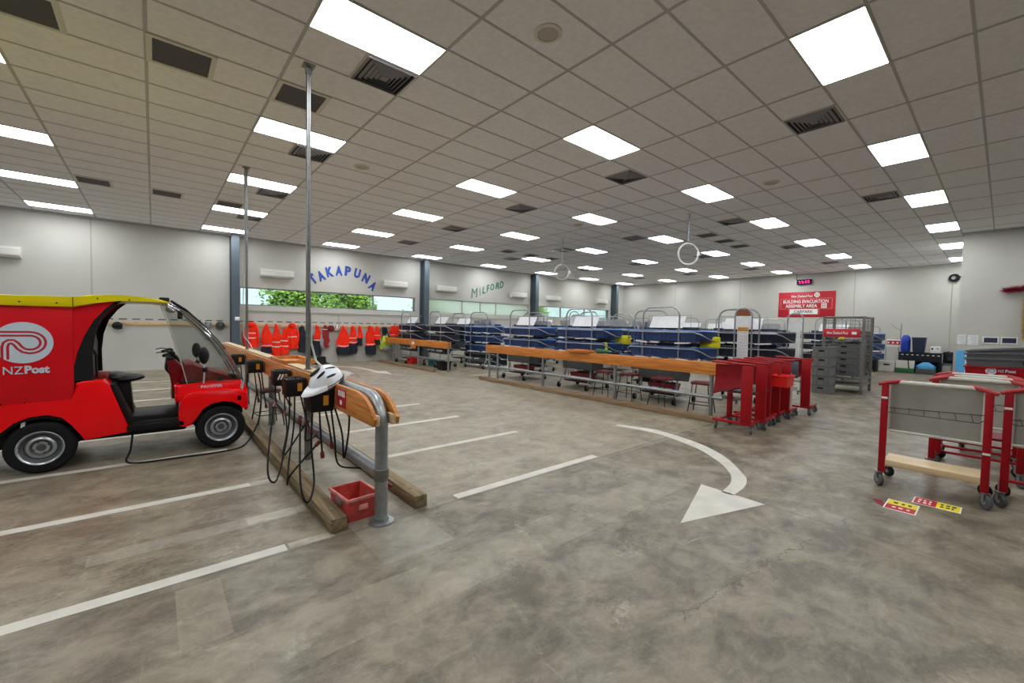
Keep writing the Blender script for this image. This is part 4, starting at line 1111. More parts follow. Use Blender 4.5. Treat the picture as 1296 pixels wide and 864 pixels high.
# tray stack behind
t = thing('stack_trolley', 'low red platform trolley under the tray stack at right', 'trolley', (8.75, .02, 0))
b = B(); b.bb(-.3, .3, -.55, .36, .82, .86, .006); b.done('deck', M['tred'], t)
for s in (-.26, .26):
    for u in (-.5, .31):
        b = B(); b.bb(s-.02, s+.02, u-.02, u+.02, .13, .82); b.done('leg', M['tred'], t); castor(t, s, u, .06, 'rubber', .3, .13)
b = B(); b.bb(-.28, .28, -.52, .33, .2, .23); b.done('lower_shelf', M['tredd'], t)
def flat_tray(name, lab, x, y0, y1, z, h, m, tilt=0.):
    t = thing(name, lab, 'tray', (x, (y0+y1)/2, z), 0, 'trays stacked at right'); t.rotation_euler = (tilt, 0, 0)
    W = y1-y0; L = .5
    o = lambda f, zz: [(s*L/2*f, u*W/2*f, zz) for s, u in ((-1, -1), (1, -1), (1, 1), (-1, 1))]
    b = B(); b.loft([o(.94, 0), o(1, h), o(.96, h), o(.9, .02)]); b.done('tray_body', M[m], t)
    b = B()
    for s in (-1, 1): b.bb(s*L/2-.012, s*L/2+.012, -W/2, W/2, h-.025, h, .004); b.bb(-L/2, L/2, s*W/2-.012, s*W/2+.012, h-.025, h, .004)
    b.done('tray_rim', M[m], t)
    for y in (-.12,):
        b = B(); b.box((-L/2*.985, y, h*.55), (.012, .13, min(.05, h*.5)), None, .005); b.done('hand_hole', M['black'], t)
    return t
rt = flat_tray('post_tray', 'red post tray with white emblem in the stack at right', 8.75, -.55, .345, .86, .32, 'tred')
emblem(rt, T_((-.248, .205, .262)) @ FACE_NX, .05, M['emb'], M['signred'])
text('NZ', M['emb'], T_((-.25, .115, .268)) @ FACE_NX, .05, .034, rt)
text('Post', M['emb'], T_((-.25, .035, .270)) @ FACE_NX, .09, .038, rt, 'lettering', .03)
flat_tray('post_tray', 'charcoal tray resting on the red post tray', 8.75, -.56, .34, 1.185, .11, 'greybox', -.02)
flat_tray('post_tray', 'charcoal tray, middle of the three grey ones', 8.75, -.57, .34, 1.275, .10, 'greybox', -.05)
flat_tray('post_tray', 'charcoal tray on top of the stack, tilted', 8.75, -.56, .33, 1.345, .09, 'greybox', -.10)

# right wall notices, blue panel, tinsel
def notice(lab, y, z, w, h, m, edge=None):
    t = thing('notice', lab, 'notice', (17.5, y, z))
    b = B(); b.bb(-.012, 0, -w/2, w/2, -h/2, h/2); b.done('sheet', M[m], t, False)
    if edge:
        b = B()
        for s in (-1, 1): b.bb(-.018, 0, s*w/2-.012, s*w/2+.012, -h/2-.02, h/2+.02); b.bb(-.018, 0, -w/2-.02, w/2+.02, s*h/2-.012, s*h/2+.012)
        b.done('notice_frame', M[edge], t, False)
    else:
        b = B()
        for q in range(7): b.bb(-.0135, -.012, -w*.38, w*rnd.uniform(.1, .4), -h*.38+q*h*.12, -h*.38+q*h*.12+.008)
        b.done('print_lines', M['papergrey'], t, False)
notice('white paper notice at the corner of the right wall', .80, 1.46, .16, .28, 'paper')
notice('white paper notice with figures beside the framed notices', .58, 1.45, .2, .28, 'paper')
notice('dark notice in white frame, left of the pair', .25, 1.46, .27, .16, 'binnavy', 'white')
notice('dark notice in white frame, right of the pair', -.08, 1.46, .27, .16, 'binnavy', 'white')
t = thing('leaning_board', 'pale blue board leaning at the corner of the right wall', 'board', (17.42, .80, 0))
b = B(); b.bb(-.03, .0, -.13, .08, .0, 1.15, .004); b.done('board', M['skyblue'], t)
b = B(); b.bb(-.034, -.03, -.13, -.10, .3, 1.15); b.done('board_edge', M['white'], t)
def tinsel(lab, p0, p1, r, m, n=700):
    t = thing('tinsel', lab, 'tinsel', p0)
    d = Vector(p1)-Vector(p0); b = B(); q = random.Random(n)
    b.tube([Vector((0, 0, 0)), d*.5, d], .012, 6)
    b.done('cord', M[m], t)
    b = B()
    for k in range(n):
        c = d*q.random(); u = Vector((q.gauss(0, 1), q.gauss(0, 1), q.gauss(0, 1))).normalized(); v = u.orthogonal().normalized()*.006
        e = c+u*r*q.uniform(.6, 1.1)
        vs = [b.bm.verts.new(c+v), b.bm.verts.new(c-v), b.bm.verts.new(e)]; b.bm.faces.new(vs)
    o = b.done('fringe', M[m], t, False)
tinsel('crimson tinsel garland high on the right wall', (17.38, .06, 2.80), (17.38, -.6, 2.88), .15, 'redtinsel', 1100)
tinsel('gold tinsel garland hanging down the right wall', (17.38, -.32, 2.62), (17.38, -.34, 1.5), .11, 'gold', 1200)

# ------------------------------------------------------------------ mesh cage and crates
def cage(lab, x0, x1, y0, y1, h):
    t = thing('mesh_cage', lab, 'cage', (x0, y0, 0))
    L, W = x1-x0, y1-y0
    b = B(); b.bb(-.02, L+.02, -.02, W+.02, .20, .24); b.bb(-.02, L+.02, -.02, .03, .36, .42); b.bb(-.02, L+.02, W-.03, W+.02, .36, .42); b.bb(-.02, .03, 0, W, .36, .42); b.bb(L-.03, L+.02, 0, W, .36, .42); b.done('base_frame', M['dsteel'], t)
    for px in (0, L):
        for py in (0, W):
            b = B(); b.bb(px-.03, px+.03, py-.03, py+.03, 0, h); b.done('corner_post', M['dsteel'], t)
    def panel(ax, at, lo, hi):
        b = B(); r = .0035; n = int((hi-lo)/.085)
        for q in range(n+1):
            u = lo+(hi-lo)*q/n
            p = (lambda z: (u, at, z)) if ax == 'x' else (lambda z: (at, u, z)); b.cyl(p(.45), p(h-.02), r, 5)
        for q in range(18):
            z = .45+q*(h-.47)/17
            a, c = ((lo, at, z), (hi, at, z)) if ax == 'x' else ((at, lo, z), (at, hi, z)); b.cyl(a, c, r, 5)
        b.cyl(*(((lo, at, h-.02), (hi, at, h-.02)) if ax == 'x' else ((at, lo, h-.02), (at, hi, h-.02))), .018, 8)
        b.done('mesh_panel', M['dsteel'], t)
    panel('x', 0, 0, L); panel('x', W, 0, L); panel('y', L, 0, W); panel('y', 0, 0, W)
    return t
cg = cage('tall grey steel mesh cage trolley beside the grey crates', 13.9, 14.95, 2.36, 3.2, 2.02)
t = thing('cage_sign', 'red New Zealand Post sign hung on the mesh cage', 'sign', (13.86, 2.78, 1.58))
b = B(); b.bb(-.012, 0, -.36, .42, -.11, .11, .003); b.done('sign_plate', M['signred'], t)
text('New Zealand Post', M['signwhite'], T_((-.0135, .12, 0)) @ FACE_NX, .46, .07, t, 'lettering', .01, .2)
b = B(); b.bb(-.0145, -.012, -.29, -.19, -.035, .035); b.done('emblem', M['signwhite'], t)
cr = None
def grey_crate(lab, loc, L=.56, W=.40, H=.24):
    t = thing('grey_crate', lab, 'crate', loc, 0, 'stacked grey crates')
    o = lambda f, zz: [(s*L/2*f, u*W/2*f, zz) for s, u in ((-1, -1), (1, -1), (1, 1), (-1, 1))]
    b = B(); b.loft([o(.95, 0), o(1, H), o(.95, H), o(.9, .02)]); b.done('crate_body', M['cratewall'], t)
    b = B()
    for s in (-1, 1): b.bb(s*L/2-.014, s*L/2+.014, -W/2-.01, W/2+.01, H-.03, H-.004); b.bb(-L/2, L/2, s*W/2-.014, s*W/2+.014, H-.03, H-.004)
    for q in range(5): b.bb(-L/2-.004, -L/2+.01, -W/2+.05+q*.075, -W/2+.06+q*.075, .02, H-.03)
    b.done('crate_rim', M['dsteel'], t)
    b = B(); b.box((-L/2*.99, 0, H*.6), (.02, .12, .04), None, .008); b.done('hand_hole', M['black'], t)
    return t
g0 = grey_crate('grey crate at the bottom of the stack left of the cage', (13.4, 3.05, 0))
for k, w in enumerate(['second from the bottom', 'third from the bottom', 'fourth from the bottom', 'on top']):
    dup_fast(g0, (13.4+rnd.uniform(-.01, .01), 3.05+rnd.uniform(-.01, .01), .241*(k+1)), 0, 'grey crate %s of the stack left of the cage' % w)
g1 = grey_crate('grey crate at the bottom inside the mesh cage', (14.42, 2.78, .43), .8, .7, .17)
for k, w in enumerate(['second', 'third', 'fourth', 'fifth']):
    dup_fast(g1, (14.42, 2.78, .43+.171*(k+1)), 0, 'grey crate, %s from the bottom inside the mesh cage' % w)
t = thing('mail_bundle', 'loose bundle of wrapped mail on top inside the mesh cage', 'mail', (14.42, 2.78, 1.29))
b = B(); q = random.Random(5)
for k in range(14): b.box((q.uniform(-.3, .3), q.uniform(-.25, .25), .06+q.uniform(0, .08)), (.25, .16, .05), RZ(q.uniform(0, 3)) @ RX(q.uniform(-.3, .3)))
b.done('envelopes', M['papergrey'], t)
b = B(); b.ell((-.15, .1, .13), (.12, .08, .05)); b.done('yellow_pouch', M['yellowsat'], t)

# ------------------------------------------------------------------ back wall
t = thing('wall_sign', 'large red building evacuation assembly area sign on the far wall', 'sign', (XW, 6.49, 2.95))
b = B(); b.bb(-.03, 0, -1.2, 1.2, -.63, .62, .006); b.done('sign_board', M['signred'], t)
SX = -.032
b = B()
for (y0, y1, z0, z1) in [(-1.08, 1.11, .275, .295), (-1.08, 1.11, -.235, -.215), (1.09, 1.11, -.235, .295), (-1.08, -1.06, -.235, .295)]: b.bb(SX-.001, SX+.002, y0, y1, z0, z1)
for (y0, y1, z0, z1) in [(-.55, .72, -.53, -.515), (.70, .72, -.53, -.235), (-.57, -.55, -.53, -.235)]: b.bb(SX-.001, SX+.002, y0, y1, z0, z1)
b.done('border_line', M['tote_rim'], t, False)
text('New Zealand Post', M['signwhite'], T_((SX, .18, .41)) @ FACE_NX, .92, .12, t, 'lettering', .01, .2)
emblem(t, T_((SX, -.45, .45)) @ FACE_NX, .12, M['signwhite'], M['signred'], .002)
text('BUILDING EVACUATION', M['signwhite'], T_((SX, .03, .14)) @ FACE_NX, 1.90, .17, t, 'lettering', .02)
text('ASSEMBLY AREA', M['signwhite'], T_((SX, .20, -.08)) @ FACE_NX, 1.36, .17, t, 'lettering', .02)
b = B(); b.bb(SX-.002, SX+.002, -.86, -.64, -.19, .03); ic = b.done('assembly_symbol', M['signwhite'], t, False)
b = B()
for k in range(4): b.bb(SX-.004, SX-.002, -.82+k*.045, -.80+k*.045, -.15, -.03); b.lathe([(0, 0), (.014, 0), (.014, .002), (0, .002)], 8, T_((SX-.004, -.81+k*.045, -.01)) @ FACE_NX)
b.done('figures', M['signred'], ic, False)
b = B(); b.bb(SX-.004, SX+.002, -.51, .68, -.49, -.24); pl = b.done('white_panel', M['signwhite'], t, False)
text('CARPARK', M['darktext'], T_((SX-.005, .085, -.365)) @ FACE_NX, .80, .15, pl, 'lettering', .01)
t = thing('digital_clock', 'small black digital clock with pink digits high on the far wall', 'clock', (XW-.02, 6.58, 4.06))
b = B(); b.bb(-.12, 0, -.31, .31, -.12, .12, .01); b.done('clock_case', M['black'], t)
b = B()
for y in (.17, .05, -.08, -.2):
    for (dy, dz, w, h) in [(0, .06, .06, .014), (0, 0, .06, .014), (0, -.06, .06, .014), (.035, .03, .014, .05), (-.035, -.03, .014, .05)]:
        if rnd.random() < .85: b.bb(-.124, -.119, y+dy-w/2, y+dy+w/2, dz-h/2, dz+h/2)
b.done('lit_digits', M['pink'], t, False)
b = B(); b.tube([(0, .33, .1), (0, .36, .2), (-.02, .34, .38)], .012, 6); b.done('cable', M['black'], t)
t = thing('cable_reel', 'black coiled cable and camera high in the far right corner', 'cable reel', (XW-.04, 1.42, 3.88))
b = B(); b.torus((-.06, .0, 0), .13, .035, RY(PI/2), 24, 8); b.torus((-.06, .02, .01), .10, .03, RY(PI/2), 24, 8); b.done('coil', M['rubber'], t)
b = B(); b.tube([(-.05, -.12, 0), (-.1, -.22, .04), (-.1, -.32, .02)], .03, 8); b.ell((-.1, -.33, .02), (.05, .06, .05)); b.done('camera', M['black'], t)
b = B(); b.tube([(0, .05, -.1), (0, .05, -1.5), (0, .04, -2.85)], .008, 6); b.done('drop_cable', M['joint'], t)

# far corner: table with bins, boxes
t = thing('cloth_table', 'black covered table against the far wall by the corner', 'table', (23.75, 2.2, 0))
b = B(); b.bb(-.35, .35, -.62, .62, .78, .84, .01); b.done('table_top', M['black'], t)
b = B(); b.bb(-.352, -.34, -.62, .62, .50, .79); b.done('cloth_skirt', M['navycloth'], t)
for s in (-1, 1):
    for u in (-1, 1):
        b = B(); b.bb(s*.3-.025, s*.3+.025, u*.57-.025, u*.57+.025, 0, .78); b.done('leg', M['black'], t)
b = B(); b.bb(.25, .28, -.6, .6, 0, .78); b.done('back_panel', M['navycloth'], t)
b = B(); q = random.Random(3)
for k in range(8): b.box((-.356, -.55+k*.15, .74), (.004, .07, .03))
b.done('pale_tags', M['paper'], t)
t = thing('drum', 'bright blue round topped drum on the far table', 'drum', (23.6, 2.64, .84))
b = B(); b.lathe([(0, 0), (.13, 0), (.15, .04), (.15, .5), (.13, .6), (.08, .68), (0, .70)], 24); b.done('drum_body', M['drumblue'], t)
b = B(); b.torus((0, 0, .5), .152, .008); b.done('drum_ring', M['drumblue'], t)
t = thing('bin', 'dark navy square bin on the far table', 'bin', (23.6, 2.24, .84))
o = lambda f, zz: [(s*.2*f, u*.2*f, zz) for s, u in ((-1, -1), (1, -1), (1, 1), (-1, 1))]
b = B(); b.loft([o(.82, 0), o(1, .58), o(.94, .58), o(.76, .03)]); b.done('bin_body', M['binnavy'], t)
b = B(); b.bb(-.21, .21, -.21, .21, .57, .61, .008); b.done('bin_lid', M['binnavy'], t)
t = thing('small_printer', 'small white printer on the right end of the far table', 'printer', (23.6, 1.76, .84))
b = B(); b.bb(-.14, .14, -.15, .15, 0, .27, .025); b.done('casing', M['white'], t)
b = B(); b.bb(-.145, -.138, .06, .11, .13, .21); b.done('window', M['black'], t)
b = B(); b.bb(-.145, -.138, -.10, -.03, .17, .20); b.done('button_strip', M['greytub'], t)
t = thing('storage_box', 'white box with green base under the far table', 'box', (23.22, 2.58, 0))
b = B(); b.bb(-.15, .15, -.27, .27, .05, .2, .006); b.done('green_base', M['green'], t)
b = B(); b.bb(-.15, .15, -.27, .27, .2, .5, .006); b.done('white_body', M['offwhite'], t)
b = B(); b.tube([(-.155, .15, .56), (-.17, -.1, .52), (-.165, -.13, .2)], .018, 8); b.done('dark_strap', M['black'], t)
b = B(); b.bb(-.15, .15, -.27, .27, 0, .05); b.done('foot', M['greytub'], t)
t = thing('blue_bag', 'sky blue bag slumped on a grey tub under the far table', 'bag', (23.3, 1.98, 0))
b = B(); b.loft([ring(0, 0, z, rx, ry, 2, .05) for z, rx, ry in [(.2, .2, .28), (.3, .19, .27), (.38, .15, .2), (.46, .06, .1)]] if False else [[(rx*math.cos(2*PI*k/20), ry*math.sin(2*PI*k/20)*(1+.06*math.sin(4*k)), z) for k in range(20)] for z, rx, ry in [(.22, .16, .27), (.3, .17, .29), (.38, .14, .2), (.47, .05, .08)]]); b.done('bag_body', M['skyblue'], t)
b = B(); b.bb(-.16, .16, -.28, .28, 0, .22, .02); b.done('grey_tub', M['greytub'], t)
tote('mail_tote', 'white tote on the floor left of the far table', 'tote', (23.2, 3.12, .02), 0, .4, .52, .42, 'offwhite')
t = thing('sign_trolley', 'trolley carrying a red and white sign with an antenna pole', 'trolley', (23.75, 3.02, 0))
b = B(); b.tube([(0, -.25, .05), (0, -.2, .6), (0, -.12, 1.1), (0, -.1, 1.4)], .02, 8); b.tube([(0, .25, .05), (0, .25, 1.4)], .02, 8); b.done('trolley_frame', M['tube'], t)
b = B(); b.bb(-.03, 0, -.22, .24, 1.02, 1.34, .004); sg = b.done('sign_plate', M['signwhite'], t)
b = B(); b.bb(-.034, -.03, -.20, .22, 1.12, 1.29); b.done('red_field', M['signred'], sg)
b = B()
for k in range(3): b.bb(-.037, -.034, .14-k*.14, .20-k*.14, 1.17, 1.23)
b.done('white_mark', M['signwhite'], sg)
b = B(); b.cyl((.02, -.2, 1.3), (.02, -.2, 2.0), .02, 8); b.tube([(.02, -.2, 1.72), (.0, .0, 1.85), (-.02, .12, 2.0)], .015, 8); b.done('antenna_pole', M['tube'], t)
b = B(); b.bb(-.25, .1, -.25, .25, 0, .03, .004); b.done('deck', M['dsteel'], t)
t = thing('draped_chair', 'dark chair with cloth over it right of the far table', 'chair', (23.8, 1.42, 0))
b = B(); b.tube([(0, 0, .85), (-.12, -.03, .78), (-.2, -.06, .55)], [.09, .11, .08], 12); b.bb(-.05, .03, -.14, .14, .45, .9, .02); b.done('backrest', M['navycloth'], t)
b = B(); b.bb(-.3, .1, -.15, .15, .40, .46, .02); b.done('seat', M['greytub'], t)
for s in (-.13, .13):
    for u in (-.27, .07):
        b = B(); b.cyl((u, s, 0), (u, s, .42), .015, 8); b.done('leg', M['dsteel'], t)
b = B(); b.bb(-.28, .08, -.14, .14, .05, .36, .04); b.done('cloth', M['canvas'], t)
# navy rack right of the cage
t = thing('tray_rack', 'dark navy tray rack with pale edges right of the cage', 'rack', (22.6, 3.7, 0))
for k in range(4):
    z = .66+k*.24
    b = B(); b.bb(-.3, .3, -.42, .38, z, z+.17, .01); tr = b.done('tray', M['binnavy'], t)
    b = B(); b.bb(-.32, -.28, -.43, .39, z+.17, z+.205); b.done('pale_edge', M['signwhite'], tr)
b = B(); b.bb(-.28, .28, -.36, .34, .08, .62); b.done('lower_case', M['black'], t)
b = B(); b.tube([(.1, -.36, 0), (.1, -.36, 1.75), (.1, -.3, 1.85), (.1, .25, 1.85), (.1, .3, 1.75), (.1, .3, 0)], .02, 8); b.done('hoop', M['tube'], t)
for s in (-.25, .25):
    for u in (-.3, .28):
        b = B(); b.cyl((s, u-.02, .04), (s, u+.02, .04), .04, 12); b.done('castor', M['rubber'], t)
b = B(); b.bb(23.0-.2, 23.2, 3.42, 3.9, 0, .06, .01); tag(b.done('white_packet', M['offwhite']), 'white packet on the floor near the dark rack', 'packet')

# ------------------------------------------------------------------ hanging hose rings
def ring_drop(lab, x, y, zr, R, cross):
    t = thing('hanging_ring', lab, 'hose ring', (x, y, HC))
    top = zr+R-HC
    b = B(); b.tube([(0, 0, 0), (0, 0, top)], .018, 8); b.done('drop_tube', M['tube'], t)
    b = B(); b.lathe([(0, 0), (.05, 0), (.05, -.02), (0, -.02)], 16); b.done('ceiling_rose', M['panelwhite'], t)
    Mr = RZ(math.radians(-35)) @ RX(PI/2)
    b = B()
    for k in range(3): b.torus((0, 0, zr-HC), R-.01*k, .014, Mr, 32, 8)
    b.done('coil', M['panelwhite'], t)
    b = B(); e = Mr @ Vector((R, .02, 0)); b.box((e.x, e.y, zr-HC), (.07, .06, .10), None, .01); b.done('outlet_box', M['white'], t)
    if cross:
        b = B(); b.tube([(-.32, .2, -.42), (0, 0, -.36), (.22, -.14, -.38)], .014, 8); b.done('cross_arm', M['panelwhite'], t)
ring_drop('white hanging hose ring with cross arm near the slate columns', 10.2, 9.5, 3.38, .25, True)
ring_drop('larger white hanging hose ring left of the far lights', 10.15, 5.2, 3.47, .27, False)

# ------------------------------------------------------------------ the post vehicle
YV = 6.30; WV = 1.12
V = thing('delivery_vehicle', 'small red electric post vehicle with yellow roof at left', 'vehicle', (-.3, YV, 0))
def VX(x): return x+.3
def vp(poly): return [(VX(x), z) for x, z in poly]
rear = [(-1.5, .725), (-.64, .725), (-.63, .90), (-.58, .925), (-.42, .925), (-.375, .88), (-.30, .63), (-.205, .33), (-.57, .29), (-.60, .36), (-.65, .48), (-.72, .57), (-.83, .615), (-.96, .605), (-1.07, .555), (-1.15, .475), (-1.2, .40), (-1.5, .45)]
b = B(); b.prism(vp(rear), .0, .30, 'xz', .018); b.prism(vp(rear), WV-.30, WV, 'xz', .018); b.prism(vp([(-1.5, .725), (-.64, .725), (-.63, .90), (-.42, .925), (-.375, .88), (-.22, .40), (-.3, .40), (-.55, .64), (-1.5, .64)]), .28, WV-.28, 'xz')
rb = b.done('rear_body', M['red'], V)
b = B(); b.bb(VX(-.62), VX(-.34), -.002, .0, .705, .709); b.done('panel_seam', M['redpanel'], rb)
b = B(); b.prism(vp([(-.37, .87), (-.33, .87), (-.165, .36), (-.205, .33)]), .03, WV-.03, 'xz', .005); b.done('seat_front_panel', M['black'], V)
b = B(); b.prism(vp([(-1.5, .725), (-.64, .725), (-.64, 1.715), (-1.5, 1.71)]), .01, WV-.01, 'xz', .012); cb = b.done('cargo_box', M['redpanel'], V)
b = B()
for z in (.735, 1.70):
    for k in range(6): b.lathe([(0, .006), (.008, .005), (.009, 0)], 8, T_((VX(-1.45+k*.155), .01, z)) @ RX(PI/2))
b.done('rivet', M['black'], cb)
Me = T_((VX(-.985), .008, 1.335)) @ FACE_NY
emblem(cb, Me, .205, M['emb'], M['signred'], .002)
text('NZ', M['emb'], T_((VX(-1.055), .006, 1.062)) @ FACE_NY, .13, .075, cb)
text('Post', M['emb'], T_((VX(-.895), .006, 1.066)) @ FACE_NY, .17, .080, cb, 'lettering', .045)
wing = [(-.64, 1.70), (-.30, 1.795), (-.40, 1.69), (-.49, 1.56), (-.56, 1.40), (-.615, 1.22), (-.64, 1.08)]
for ya, yb in ((.015, .045), (WV-.045, WV-.015)):
    b = B(); b.prism(vp(wing), ya, yb, 'xz'); b.done('door_wing', M['redpanel'], V)
edge = [(-.30, 1.795), (-.26, 1.79), (-.35, 1.70), (-.43, 1.57), (-.48, 1.40), (-.50, 1.2), (-.495, .93), (-.64, .93), (-.64, 1.08), (-.615, 1.22), (-.56, 1.40), (-.49, 1.56), (-.40, 1.69)]
for ya, yb in ((.02, .06), (WV-.06, WV-.02)):
    b = B(); b.prism(vp(edge), ya, yb, 'xz'); b.done('door_seal', M['rubber'], V)
b = B(); b.prism(vp([(-.64, .93), (-.54, .93), (-.53, 1.3), (-.58, 1.62), (-.64, 1.62)]), .06, WV-.06, 'xz', .01); b.done('seat_back', M['seatblack'], V)
b = B(); b.tube([(VX(-.47), .05, .95), (VX(-.475), .05, 1.2), (VX(-.5), .05, 1.26)], .012, 8); b.done('seat_belt_stalk', M['black'], V)
roof = [(-1.52, 1.70), (-.64, 1.70), (-.46, 1.755), (-.28, 1.785), (-.05, 1.79), (.125, 1.775), (.145, 1.79), (.05, 1.82), (-.12, 1.842), (-.33, 1.85), (-.52, 1.835), (-.64, 1.80), (-1.5, 1.80), (-1.53, 1.77)]
b = B(); b.prism(vp(roof), -.02, WV+.02, 'xz', .016); rf = b.done('roof', M['yellow'], V)
b = B(); b.box((VX(-.635), -.021, 1.755), (.006, .004, .10)); b.done('roof_seam', M['black'], rf)
b = B()
for x in (-1.3, -1.0, -.75, -.45, -.2): b.ell((VX(x), -.02, 1.74 if x < -.6 else 1.80), (.008, .006, .008), 8, 6)
b.done('rivet', M['black'], rf)
# windscreen
prof = [(.13, 1.79), (.30, 1.67), (.47, 1.49), (.62, 1.29), (.75, 1.07), (.85, .845)]
back = [(.06, 1.77), (.12, 1.60), (.17, 1.42), (.21, 1.25), (.25, 1.06), (.30, .83)]
rows = []
for (fx, fz), (bx, bz) in zip(prof, back):
    r = [(VX(bx), .05, bz), (VX(bx*.5+fx*.5), .045, bz*.5+fz*.5), (VX(fx-.05), .055, fz), (VX(fx+.01), .10, fz)]
    r += [(VX(fx+.045*math.sin(PI*k/6)+.012), .10+(WV-.20)*k/6, fz+.01) for k in range(1, 6)]
    r += [(x, WV-y, z) for x, y, z in r[:4][::-1]]
    rows.append(r)
b = B(); b.sheet(rows, (.004, 0, 0)); ws = b.done('windscreen', M['screen'], V)
for y in (.055, WV-.055):
    b = B(); b.tube([(VX(x), y, z) for x, z in prof], .008, 8); b.done('screen_edge', M['greytub'], ws)
b = B(); b.tube([(VX(x), .047, z) for x, z in back], .005, 6); b.done('screen_rear_edge', M['trim'], ws)
b = B(); b.tube([(VX(.16), .2, 1.815), (VX(.3), .22, 1.715), (VX(.5), .24, 1.50), (VX(.70), .26, 1.22)], .014, 8); b.tube([(VX(.22), .30, 1.76), (VX(.46), .30, 1.56), (VX(.66), .3, 1.30)], .009, 6); b.box((VX(.10), .3, 1.825), (.10, .12, .06), None, .015); b.done('wiper', M['black'], V)
b = B(); b.ell((VX(.16), .16, 1.715), (.05, .07, .045)); b.done('interior_lamp', M['lens'], V)
b = B(); b.bb(VX(.22), VX(.27), .14, .22, 1.60, 1.72, .01); b.done('camera_mount', M['black'], V)
# front cowl
hood = [(.19, .70), (.185, .80), (.22, .822), (.55, .845), (.84, .835), (.90, .79), (.93, .70), (.925, .60), (.19, .60)]
b = B(); b.prism(vp(hood), .07, WV-.07, 'xz', .03); hd = b.done('hood', M['red'], V)
text('PAXSTER', M['emb'], T_((VX(.545), .069, .775)) @ FACE_NY, .22, .03, hd, 'lettering', .02)
fend = [(.215, .33), (.22, .5), (.24, .63), (.29, .70), (.37, .735), (.60, .745), (.82, .725), (.905, .68), (.925, .60), (.92, .47), (.90, .44), (.875, .49), (.83, .545), (.75, .59), (.64, .605), (.53, .585), (.44, .53), (.385, .44), (.35, .33), (.28, .31)]
for ya, yb in ((.0, .24), (WV-.24, WV)):
    b = B(); b.prism(vp(fend), ya, yb, 'xz', .022); b.done('front_fender', M['red'], V)
b = B(); b.prism(vp([(.84, .735), (.87, .70), (.885, .80), (.86, .825)]), .05, .09, 'xz', .006); b.done('indicator_lamp', M['lens'], V)
b = B(); b.bb(VX(.80), VX(.85), .0, .03, .575, .645, .006); b.done('fender_tag', M['offwhite'], V)
b = B(); b.bb(VX(.4), VX(.9), .26, WV-.26, .35, .62, .03); b.bb(VX(-1.45), VX(.3), .22, WV-.22, .24, .46, .02); b.bb(VX(-1.5), VX(-1.15), .05, WV-.05, .40, .62, .02); b.done('chassis', M['black'], V)
for ya, yb in ((.02, .26), (WV-.26, WV-.02)):
    b = B(); b.lathe([(.30, ya), (.335, ya), (.335, yb), (.30, yb)], 24, T_((VX(-.886), 0, .262)) @ RX(-PI/2)); b.bm.verts.ensure_lookup_table()
    bmesh.ops.delete(b.bm, geom=[v for v in b.bm.verts if v.co.z < .34], context='VERTS'); b.done('wheel_well', M['rubber'], V)
b = B(); b.bb(VX(-.25), VX(.27), .0, WV, .335, .40, .008); b.done('floor_step', M['black'], V)
b = B(); b.bb(VX(-.2), VX(.25), .05, WV-.05, .40, .412); b.done('floor_mat', M['rubber'], V)
b = B(); b.prism(vp([(.24, .83), (.29, 1.04), (.36, 1.05), (.50, .97), (.80, .855), (.80, .82)]), .12, WV-.12, 'xz', .01); b.done('dash_top', M['tredd'], V)
# seat and steering
b = B(); b.ell((VX(-.27), .55, .885), (.185, .22, .05), 24, 12); b.ell((VX(-.36), .55, .91), (.12, .24, .055), 20, 10); b.done('saddle', M['seatblack'], V)
b = B(); b.prism(vp([(-.37, .84), (-.22, .84), (-.19, .45), (-.30, .45)]), .42, .70, 'xz', .01); b.done('seat_post', M['black'], V)
b = B(); b.bb(VX(-.52), VX(-.40), .18, .62, .905, .965, .02); b.done('side_pad', M['dredcloth'], V)
b = B(); b.prism(vp([(.16, .62), (.32, .62), (.34, .80), (.30, .98), (.20, 1.10), (.12, 1.08), (.13, .95), (.18, .82)]), .30, .82, 'xz', .02); b.done('dash_column', M['tredd'], V)
b = B(); b.prism(vp([(.10, .98), (.15, .90), (.20, .90), (.19, 1.12), (.12, 1.13)]), .34, .78, 'xz', .01); b.done('instrument_panel', M['black'], V)
b = B(); b.tube([(VX(.28), .55, .9), (VX(.22), .55, 1.1), (VX(.17), .55, 1.17)], .025, 10); b.tube([(VX(.10), .12, 1.17), (VX(.14), .25, 1.18), (VX(.18), .42, 1.165), (VX(.18), .68, 1.165), (VX(.14), .86, 1.18), (VX(.10), .99, 1.17)], .014, 8); hb = b.done('handlebar', M['black'], V)
for y in (.14, .97):
    b = B(); b.cyl((VX(.09), y-.06, 1.168), (VX(.125), y+.06, 1.175), .02, 10); b.done('grip', M['rubber'], hb)
    b = B(); b.ell((VX(.16), y+.10*(1 if y < .5 else -1), 1.185), (.04, .03, .03)); b.tube([(VX(.16), y+.1*(1 if y < .5 else -1), 1.20), (VX(.08), y, 1.21), (VX(.02), y-.02, 1.20)], .006, 6); b.done('brake_lever', M['black'], hb)
# mirrors
for y, s in ((-.03, 1), (WV+.03, -1)):
    b = B(); b.tube([(VX(.46), y+s*.08, .82), (VX(.465), y+s*.02, .95), (VX(.46), y, 1.1)], .009, 8); mm = b.done('mirror_stem', M['lens'], V)
    b = B(); b.ell((VX(.46), y, 1.165), (.052, .06, .105), 18, 12); b.ell((VX(.47), y+s*.02, .99), (.03, .03, .035)); b.done('mirror_head', M['black'], mm)
b = B()
b.box((VX(.33), .10, .835), (.2, .04, .03), None, .01); b.box((VX(.63), .09, .86), (.07, .05, .05), None, .012); b.box((VX(.80), .2, .87), (.14, .2, .05), RY(.3), .012); b.done('cowl_clip', M['black'], V)
